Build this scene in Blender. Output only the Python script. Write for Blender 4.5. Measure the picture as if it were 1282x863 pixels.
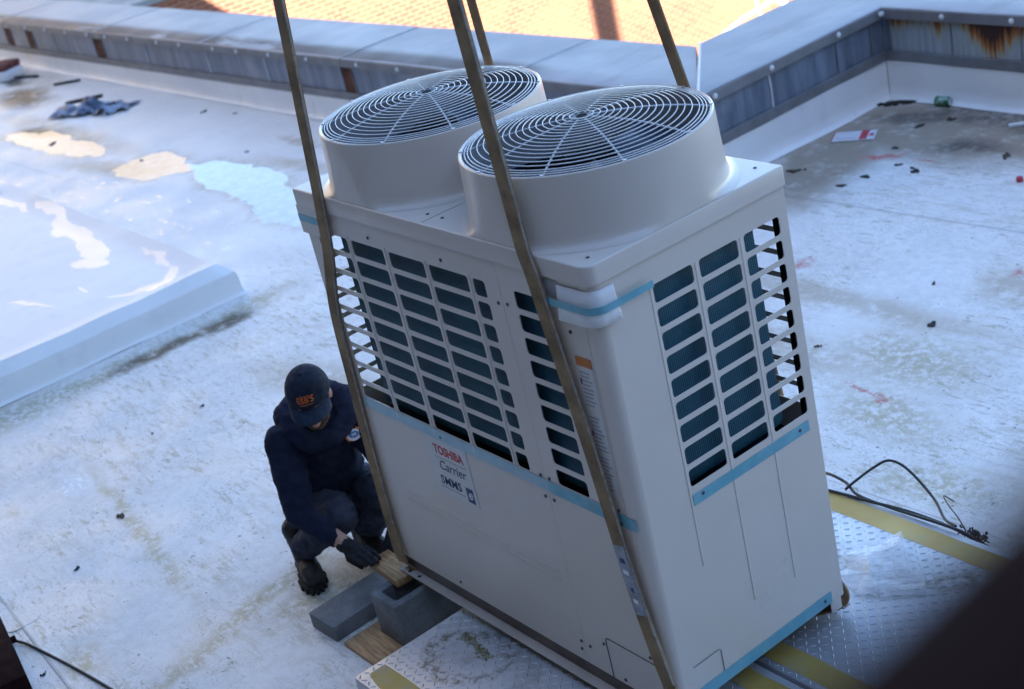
import bpy, bmesh, math, random
from math import radians as rad, sin, cos, pi, sqrt, atan2
from mathutils import Vector, Matrix, noise

random.seed(7)
S = bpy.context.scene
for o in list(bpy.data.objects):
    bpy.data.objects.remove(o)

# ------------------------------------------------------------------ camera
cam_data = bpy.data.cameras.new('camera')
cam = bpy.data.objects.new('camera', cam_data)
S.collection.objects.link(cam)
CAM = Vector((4.616, -2.208, 3.090))
R0, R1, R2 = Vector((.6053, .7668, -.2134)), Vector((.2157, -.4154, -.8837)), Vector((-.7662, .4889, -.4168))
cam.matrix_world = Matrix(((R0.x, -R1.x, -R2.x, CAM.x), (R0.y, -R1.y, -R2.y, CAM.y), (R0.z, -R1.z, -R2.z, CAM.z), (0, 0, 0, 1)))
cam_data.sensor_width = 36
cam_data.lens = 52.79
cam_data.clip_start = .02
cam_data.clip_end = 2000
cam_data.dof.use_dof = True
cam_data.dof.focus_distance = 5.0
cam_data.dof.aperture_fstop = 3.2
S.camera = cam

# ------------------------------------------------------------------ light
SUN_AZ = Vector((.75, -.6614, 0)).normalized()
SUN_EL = rad(34)
world = bpy.data.worlds.new('World')
S.world = world
world.use_nodes = True
wn = world.node_tree.nodes
sky = wn.new('ShaderNodeTexSky')
sky.sky_type = 'NISHITA'
sky.sun_disc = False
sky.sun_elevation = SUN_EL
sky.sun_rotation = atan2(SUN_AZ.x, SUN_AZ.y)
sky.air_density = 1.0
sky.dust_density = .3
sky.ozone_density = 2.5
wn['Background'].inputs['Strength'].default_value = .10
world.node_tree.links.new(sky.outputs[0], wn['Background'].inputs['Color'])
sun_data = bpy.data.lights.new('sun', 'SUN')
sun_data.energy = 5.0
sun_data.angle = rad(.25)
sun_data.color = (1, .93, .82)
sun = bpy.data.objects.new('sun', sun_data)
S.collection.objects.link(sun)
to_sun = Vector((SUN_AZ.x * cos(SUN_EL), SUN_AZ.y * cos(SUN_EL), sin(SUN_EL)))
sun.rotation_euler = to_sun.to_track_quat('Z', 'Y').to_euler()
sun.location = (20, -20, 30)
S.view_settings.view_transform = 'Standard'
S.view_settings.look = 'None'
S.view_settings.gamma = 1
S.view_settings.use_curve_mapping = False
S.view_settings.exposure = 2.62

# ------------------------------------------------------------------ helpers
COL = S.collection


class Nodes:
    """small wrapper to write a procedural material"""
    def __init__(self, name):
        self.m = bpy.data.materials.new(name)
        self.m.use_nodes = True
        self.t = self.m.node_tree
        self.b = self.t.nodes['Principled BSDF']
        self._pos = None

    def n(self, kind, **kw):
        o = self.t.nodes.new('ShaderNode' + kind)
        for k, v in kw.items():
            setattr(o, k, v)
        return o

    def put(self, sock, v):
        if v is None:
            return
        if isinstance(v, bpy.types.NodeSocket):
            self.t.links.new(v, sock)
        elif isinstance(v, (tuple, list)) and len(v) == 3 and sock.type == 'RGBA':
            sock.default_value = (*v, 1)
        else:
            sock.default_value = v

    def pos(self):
        if self._pos is None:
            self._pos = self.n('NewGeometry').outputs['Position']
        return self._pos

    def obj(self):
        return self.n('TexCoord').outputs['Object']

    def map(self, vec, loc=(0, 0, 0), rot=(0, 0, 0), scale=(1, 1, 1), kind='POINT'):
        o = self.n('Mapping', vector_type=kind)
        self.put(o.inputs['Vector'], vec)
        o.inputs['Location'].default_value = loc
        o.inputs['Rotation'].default_value = rot
        o.inputs['Scale'].default_value = scale
        return o.outputs[0]

    def noise(self, scale, detail=4, rough=.55, vec=None, dist=0, out=0):
        o = self.n('TexNoise')
        self.put(o.inputs['Vector'], vec if vec is not None else self.pos())
        o.inputs['Scale'].default_value = scale
        o.inputs['Detail'].default_value = detail
        o.inputs['Roughness'].default_value = rough
        o.inputs['Distortion'].default_value = dist
        return o.outputs[out]

    def ramp(self, v, a, b, lo=0., hi=1., smooth=True):
        o = self.n('MapRange')
        o.interpolation_type = 'SMOOTHSTEP' if smooth else 'LINEAR'
        self.put(o.inputs['Value'], v)
        for i, x in zip((1, 2, 3, 4), (a, b, lo, hi)):
            o.inputs[i].default_value = x
        return o.outputs[0]

    def math(self, op, a, b=None):
        o = self.n('Math', operation=op)
        self.put(o.inputs[0], a)
        self.put(o.inputs[1], b)
        return o.outputs[0]

    def mul(self, *a):
        r = a[0]
        for x in a[1:]:
            r = self.math('MULTIPLY', r, x)
        return r

    def mx(self, *a):
        r = a[0]
        for x in a[1:]:
            r = self.math('MAXIMUM', r, x)
        return r

    def mix(self, f, a, b):
        o = self.n('Mix', data_type='RGBA')
        self.put(o.inputs[0], f)
        self.put(o.inputs[6], a)
        self.put(o.inputs[7], b)
        return o.outputs[2]

    def warp(self, amount, scale, vec=None):
        v = vec if vec is not None else self.pos()
        nz = self.n('TexNoise')
        self.put(nz.inputs['Vector'], v)
        nz.inputs['Scale'].default_value = scale
        nz.inputs['Detail'].default_value = 4
        s = self.n('VectorMath', operation='SUBTRACT')
        self.put(s.inputs[0], nz.outputs['Color'])
        s.inputs[1].default_value = (.5, .5, .5)
        m = self.n('VectorMath', operation='MULTIPLY_ADD')
        self.put(m.inputs[0], s.outputs[0])
        m.inputs[1].default_value = (amount, amount, 0)
        self.put(m.inputs[2], v)
        return m.outputs[0]

    def blob(self, vec, cx, cy, rx, ry, ang, soft=.4):
        v = self.map(vec, (cx, cy, 0), (0, 0, ang), (rx, ry, 100), 'TEXTURE')
        l = self.n('VectorMath', operation='LENGTH')
        self.put(l.inputs[0], v)
        return self.ramp(l.outputs['Value'], 1 + soft, 1 - soft)

    def bump(self, h, strength=.3, dist=.01):
        o = self.n('Bump')
        o.inputs['Strength'].default_value = strength
        o.inputs['Distance'].default_value = dist
        self.put(o.inputs['Height'], h)
        self.put(self.b.inputs['Normal'], o.outputs[0])

    def set(self, color=None, rough=None, metal=None, spec=None, coat=None, **kw):
        self.put(self.b.inputs['Base Color'], color)
        self.put(self.b.inputs['Roughness'], rough)
        self.put(self.b.inputs['Metallic'], metal)
        self.put(self.b.inputs['Specular IOR Level'], spec)
        self.put(self.b.inputs['Coat Weight'], coat)
        for k, v in kw.items():
            self.put(self.b.inputs[k], v)
        return self.m


def simple(name, col, rough=.6, var=.12, scale=20, metal=0, bump=0, bscale=120, spec=.5, coat=0):
    k = Nodes(name)
    v = k.ramp(k.noise(scale, 5), .3, .7)
    dark = tuple(c * (1 - var) for c in col)
    lite = tuple(min(1, c * (1 + var)) for c in col)
    k.set(k.mix(v, dark, lite), k.ramp(k.noise(scale * 1.7, 3), .3, .7, rough * .85, min(1, rough * 1.15)), metal, spec, coat)
    if bump:
        k.bump(k.noise(bscale, 4), bump, .004)
    return k.m


class MB:
    """collects geometry in world coordinates"""
    def __init__(self):
        self.v, self.f, self.sm = [], [], []

    def add(self, vs, fs, smooth=False):
        o = len(self.v)
        self.v += [tuple(x) for x in vs]
        self.f += [tuple(i + o for i in f) for f in fs]
        self.sm += [smooth] * len(fs)
        return self

    def mesh(self, me, M=None, smooth=None):
        M = M or Matrix()
        self.add([M @ v.co for v in me.vertices], [tuple(p.vertices) for p in me.polygons])
        n = len(me.polygons)
        for i, p in enumerate(me.polygons):
            self.sm[len(self.sm) - n + i] = p.use_smooth if smooth is None else smooth
        return self

    def box(self, a, b, bev=0, M=None, seg=2):
        bm = bmesh.new()
        bmesh.ops.create_cube(bm, size=1)
        c = [(x + y) / 2 for x, y in zip(a, b)]
        d = [abs(y - x) for x, y in zip(a, b)]
        for v in bm.verts:
            v.co = Vector((v.co.x * d[0] + c[0], v.co.y * d[1] + c[1], v.co.z * d[2] + c[2]))
        if bev:
            bmesh.ops.bevel(bm, geom=bm.edges[:], offset=bev, segments=seg, affect='EDGES', profile=.5)
        return self.bm(bm, M, bool(bev))

    def bm(self, bm, M=None, smooth=False):
        bm.verts.index_update()
        vs = [(M @ v.co) if M else v.co.copy() for v in bm.verts]
        self.add(vs, [[v.index for v in f.verts] for f in bm.faces], smooth)
        bm.free()
        return self

    def tube(self, pts, r, n=8, closed=False, caps=True):
        pts = [Vector(p) for p in pts]
        N = len(pts)
        rs = r if isinstance(r, (list, tuple)) else [r] * N
        up = None
        base = len(self.v)
        for i, p in enumerate(pts):
            if closed:
                t = pts[(i + 1) % N] - pts[i - 1]
            else:
                t = pts[min(i + 1, N - 1)] - pts[max(i - 1, 0)]
            t.normalize()
            if up is None:
                up = t.orthogonal().normalized()
            up = (up - t * up.dot(t)).normalized()
            w = t.cross(up)
            for k in range(n):
                a = 2 * pi * k / n
                self.v.append(tuple(p + (up * cos(a) + w * sin(a)) * rs[i]))
        M = N if closed else N - 1
        for i in range(M):
            j = (i + 1) % N
            for k in range(n):
                l = (k + 1) % n
                self.f.append((base + i * n + k, base + i * n + l, base + j * n + l, base + j * n + k))
                self.sm.append(True)
        if caps and not closed:
            self.f.append(tuple(base + k for k in range(n))[::-1])
            self.f.append(tuple(base + (N - 1) * n + k for k in range(n)))
            self.sm += [False, False]
        return self

    def ribbon(self, pts, wdirs, width, thick):
        """flat strap along pts, wdirs give the direction of its width"""
        pts = [Vector(p) for p in pts]
        N = len(pts)
        base = len(self.v)
        for i, p in enumerate(pts):
            t = (pts[min(i + 1, N - 1)] - pts[max(i - 1, 0)]).normalized()
            w = Vector(wdirs[i] if isinstance(wdirs, list) else wdirs)
            w = (w - t * w.dot(t)).normalized()
            nn = t.cross(w)
            for a, b in ((-1, -1), (1, -1), (1, 1), (-1, 1)):
                self.v.append(tuple(p + w * a * width / 2 + nn * b * thick / 2))
        for i in range(N - 1):
            for k in range(4):
                l = (k + 1) % 4
                self.f.append((base + i * 4 + k, base + i * 4 + l, base + i * 4 + 4 + l, base + i * 4 + 4 + k))
                self.sm.append(False)
        self.f += [tuple(base + k for k in (3, 2, 1, 0)), tuple(base + (N - 1) * 4 + k for k in range(4))]
        self.sm += [False, False]
        return self

    def lathe(self, prof, c=(0, 0, 0), n=48, M=None, f=None):
        base = len(self.v)
        for r, z in prof:
            for k in range(n):
                a = 2 * pi * k / n
                q = Vector((c[0] + r * cos(a), c[1] + r * sin(a), c[2] + z))
                if f:
                    q = f(q)
                if M:
                    q = M @ q
                self.v.append(tuple(q))
        for i in range(len(prof) - 1):
            for k in range(n):
                l = (k + 1) % n
                self.f.append((base + i * n + k, base + i * n + l, base + (i + 1) * n + l, base + (i + 1) * n + k))
                self.sm.append(True)
        return self

    def prism(self, poly, f0, f1, smooth=False):
        """poly: 2D points; f0, f1 map (u,v) to the two 3D end planes"""
        n = len(poly)
        base = len(self.v)
        self.v += [tuple(f0(*p)) for p in poly] + [tuple(f1(*p)) for p in poly]
        self.f += [tuple(base + i for i in range(n))[::-1], tuple(base + n + i for i in range(n))]
        self.sm += [False, False]
        for i in range(n):
            j = (i + 1) % n
            self.f.append((base + i, base + j, base + n + j, base + n + i))
            self.sm.append(smooth)
        return self

    def build(self, name, mat, parent=None, recalc=True, kind=None):
        off = world_loc(parent)
        me = bpy.data.meshes.new(name)
        me.from_pydata([(v[0] - off.x, v[1] - off.y, v[2] - off.z) for v in self.v], [], self.f)
        me.polygons.foreach_set('use_smooth', self.sm)
        me.update()
        if recalc:
            bm = bmesh.new()
            bm.from_mesh(me)
            bmesh.ops.recalc_face_normals(bm, faces=bm.faces[:])
            bm.to_mesh(me)
            bm.free()
        if any(self.sm):
            try:
                me.set_sharp_from_angle(angle=rad(40))
            except Exception:
                pass
        me.materials.append(mat)
        o = bpy.data.objects.new(name, me)
        COL.objects.link(o)
        o.parent = parent
        if kind:
            o['kind'] = kind
        return o


def world_loc(o):
    p = Vector((0, 0, 0))
    while o is not None:
        p += o.location
        o = o.parent
    return p


def tag(o, label, cat, group=None):
    o['label'] = label
    o['category'] = cat
    if group:
        o['group'] = group
    return o


def thing(name, label, cat, loc, group=None):
    o = bpy.data.objects.new(name, None)
    o.empty_display_size = .1
    o.location = loc
    COL.objects.link(o)
    return tag(o, label, cat, group)


def place(name, me, mat, loc, parent, rot=None):
    """one more small piece that shares the mesh me"""
    o = bpy.data.objects.new(name, me)
    if not me.materials:
        me.materials.append(mat)
    COL.objects.link(o)
    o.parent = parent
    o.location = Vector(loc) - world_loc(parent)
    if rot:
        o.rotation_euler = rot
    return o


def curve_mesh(cu):
    o = bpy.data.objects.new('tmp', cu)
    COL.objects.link(o)
    bpy.context.view_layer.update()
    me = bpy.data.meshes.new_from_object(o.evaluated_get(bpy.context.evaluated_depsgraph_get()))
    bpy.data.objects.remove(o)
    return me


def rrect(x0, x1, y0, y1, r, n=4):
    out = []
    for cx, cy, a0 in ((x1 - r, y1 - r, 0), (x0 + r, y1 - r, 90), (x0 + r, y0 + r, 180), (x1 - r, y0 + r, 270)):
        for k in range(n + 1):
            a = rad(a0 + 90 * k / n)
            out.append((cx + r * cos(a), cy + r * sin(a)))
    return out


def sheet(outline, holes, thick, bev=.0012):
    """flat sheet with holes in the local xy plane"""
    cu = bpy.data.curves.new('sheet', 'CURVE')
    cu.dimensions = '2D'
    cu.fill_mode = 'BOTH'
    cu.extrude = thick / 2
    cu.bevel_depth = bev
    cu.bevel_resolution = 1
    for poly in [outline] + holes:
        s = cu.splines.new('POLY')
        s.points.add(len(poly) - 1)
        for p, q in zip(s.points, poly):
            p.co = (q[0], q[1], 0, 1)
        s.use_cyclic_u = True
    return curve_mesh(cu)


def text_mesh(body, size, shear=0, bold=0, spacing=1, extr=.0006):
    cu = bpy.data.curves.new('text', 'FONT')
    cu.body = body
    cu.size = size
    cu.shear = shear
    cu.offset = bold
    cu.space_character = spacing
    cu.extrude = extr
    cu.align_x = 'CENTER'
    cu.align_y = 'CENTER'
    return curve_mesh(cu)


def blob_mesh(parts, voxel, smooth=3, wrinkle=0, wscale=12, seed=0, clamp=None, wdir=None):
    """union of tapered capsules / ellipsoids -> one continuous surface"""
    bm = bmesh.new()
    for p in parts:
        if p[0] == 'e':                    # ellipsoid: centre, radii, rotation matrix
            _, c, r, M = p
            T = Matrix.Translation(c) @ (M.to_4x4() if M else Matrix()) @ Matrix.Diagonal((*r, 1))
            bmesh.ops.create_icosphere(bm, subdivisions=3, radius=1, matrix=T)
        else:
            a, ra, b, rb = p
            a, b = Vector(a), Vector(b)
            L = (b - a).length
            n = max(2, int(L / (min(ra, rb) * .45)))
            for i in range(n + 1):
                t = i / n
                r = ra + (rb - ra) * t
                bmesh.ops.create_icosphere(bm, subdivisions=2, radius=r, matrix=Matrix.Translation(a.lerp(b, t)))
    me = bpy.data.meshes.new('blob')
    bm.to_mesh(me)
    bm.free()
    o = bpy.data.objects.new('tmp', me)
    COL.objects.link(o)
    md = o.modifiers.new('r', 'REMESH')
    md.mode = 'VOXEL'
    md.voxel_size = voxel
    md.use_smooth_shade = True
    if smooth:
        sm = o.modifiers.new('s', 'SMOOTH')
        sm.factor = .5
        sm.iterations = smooth
    bpy.context.view_layer.update()
    out = bpy.data.meshes.new_from_object(o.evaluated_get(bpy.context.evaluated_depsgraph_get()))
    bpy.data.objects.remove(o)
    if wrinkle:
        ns = [v.normal.copy() for v in out.vertices]
        for v, n in zip(out.vertices, ns):
            q = v.co * wscale + Vector((seed, seed * 2.3, -seed))
            h = noise.ridged_multi_fractal(Vector((q.x, q.y, q.z * 1.6)), .9, 2.0, 3, 1.0, 2.0) - 1.0
            v.co += n * wrinkle * max(-1.2, min(1.0, h))
    if clamp is not None:
        for v in out.vertices:
            if v.co.z < clamp:
                v.co.z = clamp
    for p in out.polygons:
        p.use_smooth = True
    return out


G = -.31      # roof level

# ------------------------------------------------------------------ materials: the roof
k = Nodes('white_roof_membrane')
P0 = k.pos()
WP = k.warp(.35, 1.6)
WF = k.warp(.16, 5)
col = (.70, .71, .71)
base = k.mix(k.ramp(k.noise(.7, 6), .35, .7), (.73, .70, .67), (.82, .785, .74))
# broken mottling at hand-size scale
mot = k.noise(11, 9, .78)
base = k.mix(k.ramp(mot, .42, .58, 0, .50), base, (.90, .87, .83))
base = k.mix(k.mul(k.ramp(k.noise(19, 9, .8), .47, .58), k.ramp(k.noise(1.1, 5), .34, .58), .38), base, (.57, .53, .48))
# streaky grime, broken up, along the drainage direction
st = k.noise(1, 8, .75, k.map(P0, rot=(0, 0, -.30), scale=(5, 17, 1)), dist=.4)
base = k.mix(k.mul(k.ramp(st, .51, .59), k.ramp(k.noise(.9, 5), .40, .62), .50), base, (.46, .38, .25))
st2 = k.noise(1, 6, .7, k.map(P0, rot=(0, 0, .55), scale=(9, 34, 1)), dist=.3)
base = k.mix(k.mul(k.ramp(st2, .555, .61), k.ramp(k.noise(1.7, 4), .42, .58), .65), base, (.34, .29, .18))
# grit
sp = k.ramp(k.noise(70, 5, .75), .54, .61)
spm = k.ramp(k.noise(1.6, 6, .65), .38, .58)
base = k.mix(k.mul(sp, spm, .55), base, (.28, .245, .165))
sp = k.ramp(k.noise(30, 2, .5), .715, .735)
base = k.mix(k.mul(sp, .8), base, (.12, .10, .075))
# far stretch painted paler, standing in for the wet glare there
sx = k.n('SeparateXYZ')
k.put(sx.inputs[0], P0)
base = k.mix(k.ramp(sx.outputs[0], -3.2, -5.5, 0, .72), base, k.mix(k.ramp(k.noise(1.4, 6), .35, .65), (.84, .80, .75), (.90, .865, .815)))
base = k.mix(.10, base, k.mix(k.ramp(k.noise(240, 2), .3, .7), (.4, .38, .35), (1, 1, 1)))


def stains(base, lst, colr, amount, vec, soft=.45, tex=None):
    m = None
    for b in lst:
        q = k.blob(vec, *b, soft)
        m = q if m is None else k.mx(m, q)
    m = k.mul(m, amount)
    if tex is not None:
        m = k.mul(m, tex)
    return k.mix(m, base, colr), m


tex1 = k.ramp(k.noise(22, 8, .8), .42, .54)
tex2 = k.ramp(k.noise(8, 9, .75), .34, .54)
# yellow-green algae
base, _ = stains(base, [(1.10, 1.85, .26, .12, -2.9), (.59, 2.19, .30, .16, 2.9), (.36, 2.65, .36, .2, 3.05), (-3.74, 1.19, .4, .09, 1.66),
                        (-.70, -.38, .45, .06, 1.79), (-.58, -.72, .36, .05, 1.88), (-3.76, .12, .62, .10, -1.56), (-3.78, -.30, .4, .2, -1.63), (-1.82, -.43, .8, .04, 3.0), (-1.0, -1.05, .12, .08, 0), (-.5, -.2, .2, .08, 1.6)],
                 (.38, .315, .15), .72, WF, .8, tex1)
# brown silt
base, _ = stains(base, [(-13.5, 3.45, 1.3, .16, 0), (.33, 3.49, .22, .14, 2.65), (-6.0, 3.0, .55, .09, -3.1), (-6.6, 3.35, .35, .06, 0), (-9.9, 2.55, 1.5, .14, 0), (-8.1, 2.2, .7, .12, .2), (-2.3, .95, .5, .18, .2), (-.35, 3.0, .9, .10, 0), (-.3, 2.45, .5, .16, 0)],
                 (.44, .35, .235), .7, WF, .7, tex2)
# dirt washed into the parapet corner
base, _ = stains(base, [(-1.45, 5.22, .85, .46, 2.91), (-1.85, 4.62, .85, .34, 1.95), (-.6, 5.35, .8, .4, 0), (.3, 5.4, 1., .3, 0)], (.31, .235, .165), .92, WP, .35, k.ramp(k.noise(5, 9, .75), .24, .50))
base, _ = stains(base, [(-1.2, 5.50, .5, .16, 0), (-1.05, 5.02, .25, .10, -2.9), (-.5, 5.5, .6, .2, 0), (-1.7, 5.35, .3, .1, .3)], (.085, .07, .058), .85, WP, .6, tex2)
base, _ = stains(base, [(-12.19, 2.97, .62, .26, 3.08), (-13.2, 3.25, .4, .12, 0), (-10.3, 2.42, .4, .10, 0)], (.10, .085, .065), 1.0, WP, .6, k.ramp(k.noise(6, 8, .7), .30, .50))
base, _ = stains(base, [(-3.70, .66, .42, .075, 1.61), (-3.66, 1.05, .2, .08, 1.5)], (.10, .082, .048), 1.0, WF, .6, k.ramp(k.noise(14, 8, .75), .34, .52))
# paint splashes
base, _ = stains(base, [(-1.48, 4.70, .11, .05, -2.6), (-1.2, 4.75, .05, .02, 0), (.39, 2.32, .13, .018, 3.09), (.5, 2.27, .03, .02, 0), (-.86, 3.26, .08, .05, -1.5), (.25, 3.62, .06, .03, 1.9)],
                 (.50, .10, .08), .85, WF, .6, tex1)
# standing water: ragged outline and a dirty drying rim
WW = k.warp(.10, 16, k.warp(.34, 2.6))
wet = rim = None
for b in [(-9.35, 2.30, .72, .17, -3.06), (-10.2, 2.24, .5, .13, 3.1), (-9.9, 2.42, .35, .09, .1), (-7.62, 2.42, .44, .27, -3.09), (-7.2, 2.5, .25, .13, .3), (-6.25, 2.58, .85, .24, 3.05), (-5.3, 2.42, .62, .20, 2.91), (-4.6, 2.45, .5, .18, 0)]:
    q, q2 = k.blob(WW, *b, .03), k.blob(WW, b[0], b[1], b[2] * 1.16, b[3] * 1.3, b[4], .22)
    wet, rim = (q, q2) if wet is None else (k.mx(wet, q), k.mx(rim, q2))
base = k.mix(k.mul(rim, k.ramp(k.noise(12, 7, .75), .38, .6), .6), base, (.42, .34, .22))
drops = k.mul(k.ramp(k.noise(7, 3, .6, k.map(P0, scale=(1, 2.2, 1))), .62, .64), k.blob(P0, -6.9, 1.62, 2.2, .5, .05, .4))
wet = k.mx(wet, drops)
base = k.mix(k.mul(wet, .40), base, (.52, .48, .42))
base = k.mix(k.blob(k.warp(.10, 12), -2.59, -.45, .14, .09, 0, .3), base, k.mix(k.ramp(k.noise(38, 2), .55, .6), base, (.92, .92, .92)))
dry_r = k.ramp(k.noise(2.5, 5), .3, .7, .36, .6)
o = k.n('Mix')
k.put(o.inputs[0], wet)
k.put(o.inputs[2], dry_r)
o.inputs[3].default_value = .035
# membrane seams
sep = k.n('SeparateXYZ')
k.put(sep.inputs[0], P0)


def seam(axis, at, lo, hi, tilt=0):
    a, b = (sep.outputs[0], sep.outputs[1]) if axis == 'y' else (sep.outputs[1], sep.outputs[0])
    d = k.math('ABSOLUTE', k.math('SUBTRACT', k.math('SUBTRACT', b, k.mul(a, tilt)), at))
    m = k.ramp(d, .011, .004)
    return k.mul(m, k.ramp(a, lo, lo + .02), k.ramp(a, hi, hi - .02))


sm = k.mx(seam('y', 4.063, -2.2, 6, .051), seam('y', -1.235, -6, 3, -.06))
base = k.mix(k.mul(sm, .5), base, (.25, .25, .24))
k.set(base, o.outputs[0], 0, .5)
hgt = k.mix(wet, k.mix(.5, k.noise(9, 9, .75), k.noise(90, 3)), (.5, .5, .5))
k.bump(hgt, .16, .02)
M_ROOF = k.m

# membrane on upstands and the curb, cleaner
k = Nodes('white_upstand_membrane')
WF = k.warp(.2, 3)
c = k.mix(k.ramp(k.noise(2, 6), .3, .7), (.83, .81, .80), (.90, .88, .86))
c = k.mix(k.mul(k.ramp(k.noise(1, 5, .6, k.map(k.pos(), scale=(6, 6, 1.5))), .55, .8), .3), c, (.45, .43, .38))
k.set(c, k.ramp(k.noise(3, 4), .3, .7, .30, .5), 0, .5)
k.bump(k.noise(4, 4), .12, .05)
M_UPST = k.m

k = Nodes('wet_curb_membrane')
WF = k.warp(.05, 26, k.warp(.24, 3.2))
c = k.mix(k.ramp(k.noise(1.3, 6), .3, .7), (.84, .82, .79), (.90, .875, .84))
c = k.mix(k.mul(k.ramp(k.noise(6, 6), .5, .8), .25), c, (.5, .48, .42))
pud = None
for bb in [(-7.6, 1.10, .55, .05, .05), (-6.75, 1.20, .42, .055, -.1), (-6.1, 1.08, .42, .085, -.12), (-5.5, 1.0, .36, .11, -.15), (-5.2, .86, .16, .07, .3), (-4.75, 1.15, .32, .022, -.12), (-4.33, 1.04, .16, .05, -.6), (-4.27, .86, .045, .11, -.2), (-4.35, .70, .14, .022, .5), (-4.95, .30, .24, .016, .3), (-4.75, .62, .10, .015, .3), (-5.6, .2, .14, .016, .2)]:
    q = k.blob(WF, *bb, .03)
    pud = q if pud is None else k.mx(pud, q)
o = k.n('Mix')
k.put(o.inputs[0], pud)
o.inputs[2].default_value = .48
o.inputs[3].default_value = .03
k.set(c, o.outputs[0], 0, .5)
k.bump(k.mix(pud, k.noise(2.5, 5), (.5, .5, .5)), .10, .05)
M_CURB = k.m

# ------------------------------------------------------------------ other materials
k = Nodes('ivory_painted_steel')
v = k.ramp(k.noise(2.2, 5), .3, .7)
c = k.mix(v, (.73, .65, .575), (.755, .675, .60))
c = k.mix(k.mul(k.ramp(k.noise(2.0, 4, .5), .45, .95), .22), c, (.57, .49, .40))
k.set(c, k.ramp(k.noise(3, 3), .2, .8, .27, .33), 0, .5, .1)
sm_ = k.ramp(k.noise(1, 6, .7, k.map(k.pos(), rot=(.3, .2, 0), scale=(3, 3, 8))), .50, .92)
k.set(k.mix(k.mul(sm_, .16), c, (.45, .37, .28)))
k.bump(k.noise(2.3, 2), .16, .03)
M_IVORY = k.m
M_IVORY_D = simple('ivory_channel_steel', (.52, .44, .37), .45, .1, 6)
M_CHAN_SHADE = simple('shaded_channel_web', (.13, .10, .085), .5, .2, 6)  # same grey-beige channel steel, darkened in colour for the shade it stands in
k = Nodes('blue_coil_fins')
w = k.n('TexWave', wave_type='BANDS', bands_direction='DIAGONAL')
k.put(w.inputs['Vector'], k.map(k.pos(), scale=(1, 1, .02)))
w.inputs['Scale'].default_value = 80
c = k.mix(k.ramp(k.noise(5, 5), .3, .7), (.012, .080, .125), (.020, .115, .165))
c = k.mix(k.mul(w.outputs[0], .35), c, (.008, .045, .075))
k.set(c, .5, 0, .4)
k.bump(w.outputs[0], .3, .003)
M_COIL = k.m
M_DARK = simple('dark_interior', (.006, .007, .009), .85, spec=.1)
M_SHROUD_SHADE = simple('shaded_shroud_inner', (.26, .265, .28), .5, .1, 6)  # ivory inner wall of the shroud, its shade put into a grey colour
M_FAN = simple('navy_fan_blade', (.03, .045, .085), .35, .15)
M_WIRE = simple('white_coated_wire', (.72, .74, .76), .3, .05)
M_SCREW = simple('dark_screw', (.10, .10, .11), .4, .2, 60, .7)
M_SEAM = simple('shadow_gap', (.03, .03, .03), .8)
k = Nodes('cyan_packing_tape')
c = k.mix(k.ramp(k.noise(14, 4), .3, .7), (.13, .40, .50), (.20, .49, .58))
k.set(c, .28, 0, .5)
M_TAPE = k.m
k = Nodes('pale_tape')
k.set(k.mix(k.ramp(k.noise(14, 4), .3, .7), (.33, .53, .62), (.40, .58, .65)), .25, 0, .5)
M_TAPE2 = k.m
M_PAPER = simple('white_foam_sheet', (.90, .90, .90), .6, .05, 8, bump=.2, bscale=30)
k = Nodes('brown_sling_webbing')
w = k.n('TexWave', wave_type='BANDS', bands_direction='Z')
k.put(w.inputs['Vector'], k.pos())
w.inputs['Scale'].default_value = 70
w.inputs['Distortion'].default_value = 2
c = k.mix(k.ramp(k.noise(9, 6), .3, .7), (.27, .180, .098), (.50, .345, .19))
c = k.mix(k.mul(k.ramp(k.noise(30, 5), .5, .8), .5), c, (.10, .075, .055))
k.set(k.mix(k.mul(w.outputs[0], .35), c, (.13, .10, .07)), .85, 0, .3)
k.bump(w.outputs[0], .5, .003)
M_STRAP = k.m
M_STRAPE = simple('grey_sling_edge', (.34, .32, .29), .8, .3, 40)

k = Nodes('galvanised_tread_plate')
c = k.mix(k.ramp(k.noise(3, 6, .65), .3, .7), (.48, .50, .54), (.62, .635, .66))
WF = k.warp(.08, 9)
ring = k.math('SUBTRACT', k.blob(WF, .64, -.17, .19, .15, .3, .10), k.blob(WF, .66, -.165, .13, .10, .3, .25))
c = k.mix(k.mul(ring, k.ramp(k.noise(30, 5, .7), .42, .62), .8), c, (.10, .10, .06))
dirt = k.mx(k.blob(WF, 1.45, 1.02, .32, .07, .25, .5), k.blob(WF, 1.75, 1.12, .3, .06, .75, .5))
c = k.mix(k.mul(dirt, k.ramp(k.noise(20, 6, .7), .4, .6), .6), c, (.16, .14, .09))
c = k.mix(k.mul(k.ramp(k.noise(7, 6, .7), .55, .75), .45), c, (.25, .25, .25))
k.set(c, k.ramp(k.noise(5, 4), .3, .7, .32, .5), .35, .5)
M_TREAD = k.m
k = Nodes('yellow_edge_paint')
c = k.mix(k.ramp(k.noise(4, 6), .3, .7), (.48, .31, .06), (.60, .43, .12))
c = k.mix(k.mul(k.ramp(k.noise(8, 7, .7), .48, .75), .7), c, (.34, .32, .26))
k.set(c, .5, 0, .5)
M_YELLOW = k.m
M_CONC = Nodes('concrete_block_grey')
k = M_CONC
c = k.mix(k.ramp(k.noise(8, 6), .3, .7), (.17, .18, .19), (.26, .27, .285))
k.set(c, .9)
c2 = k.mix(k.ramp(k.noise(120, 3), .62, .70), c, (.05, .05, .055))
c2 = k.mix(k.mul(k.ramp(k.noise(14, 7, .7), .52, .66), .6), c2, (.30, .31, .32))
k.set(c2)
k.bump(k.noise(90, 6, .75), .9, .008)
M_CONC = k.m
k = Nodes('worn_plywood')
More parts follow.
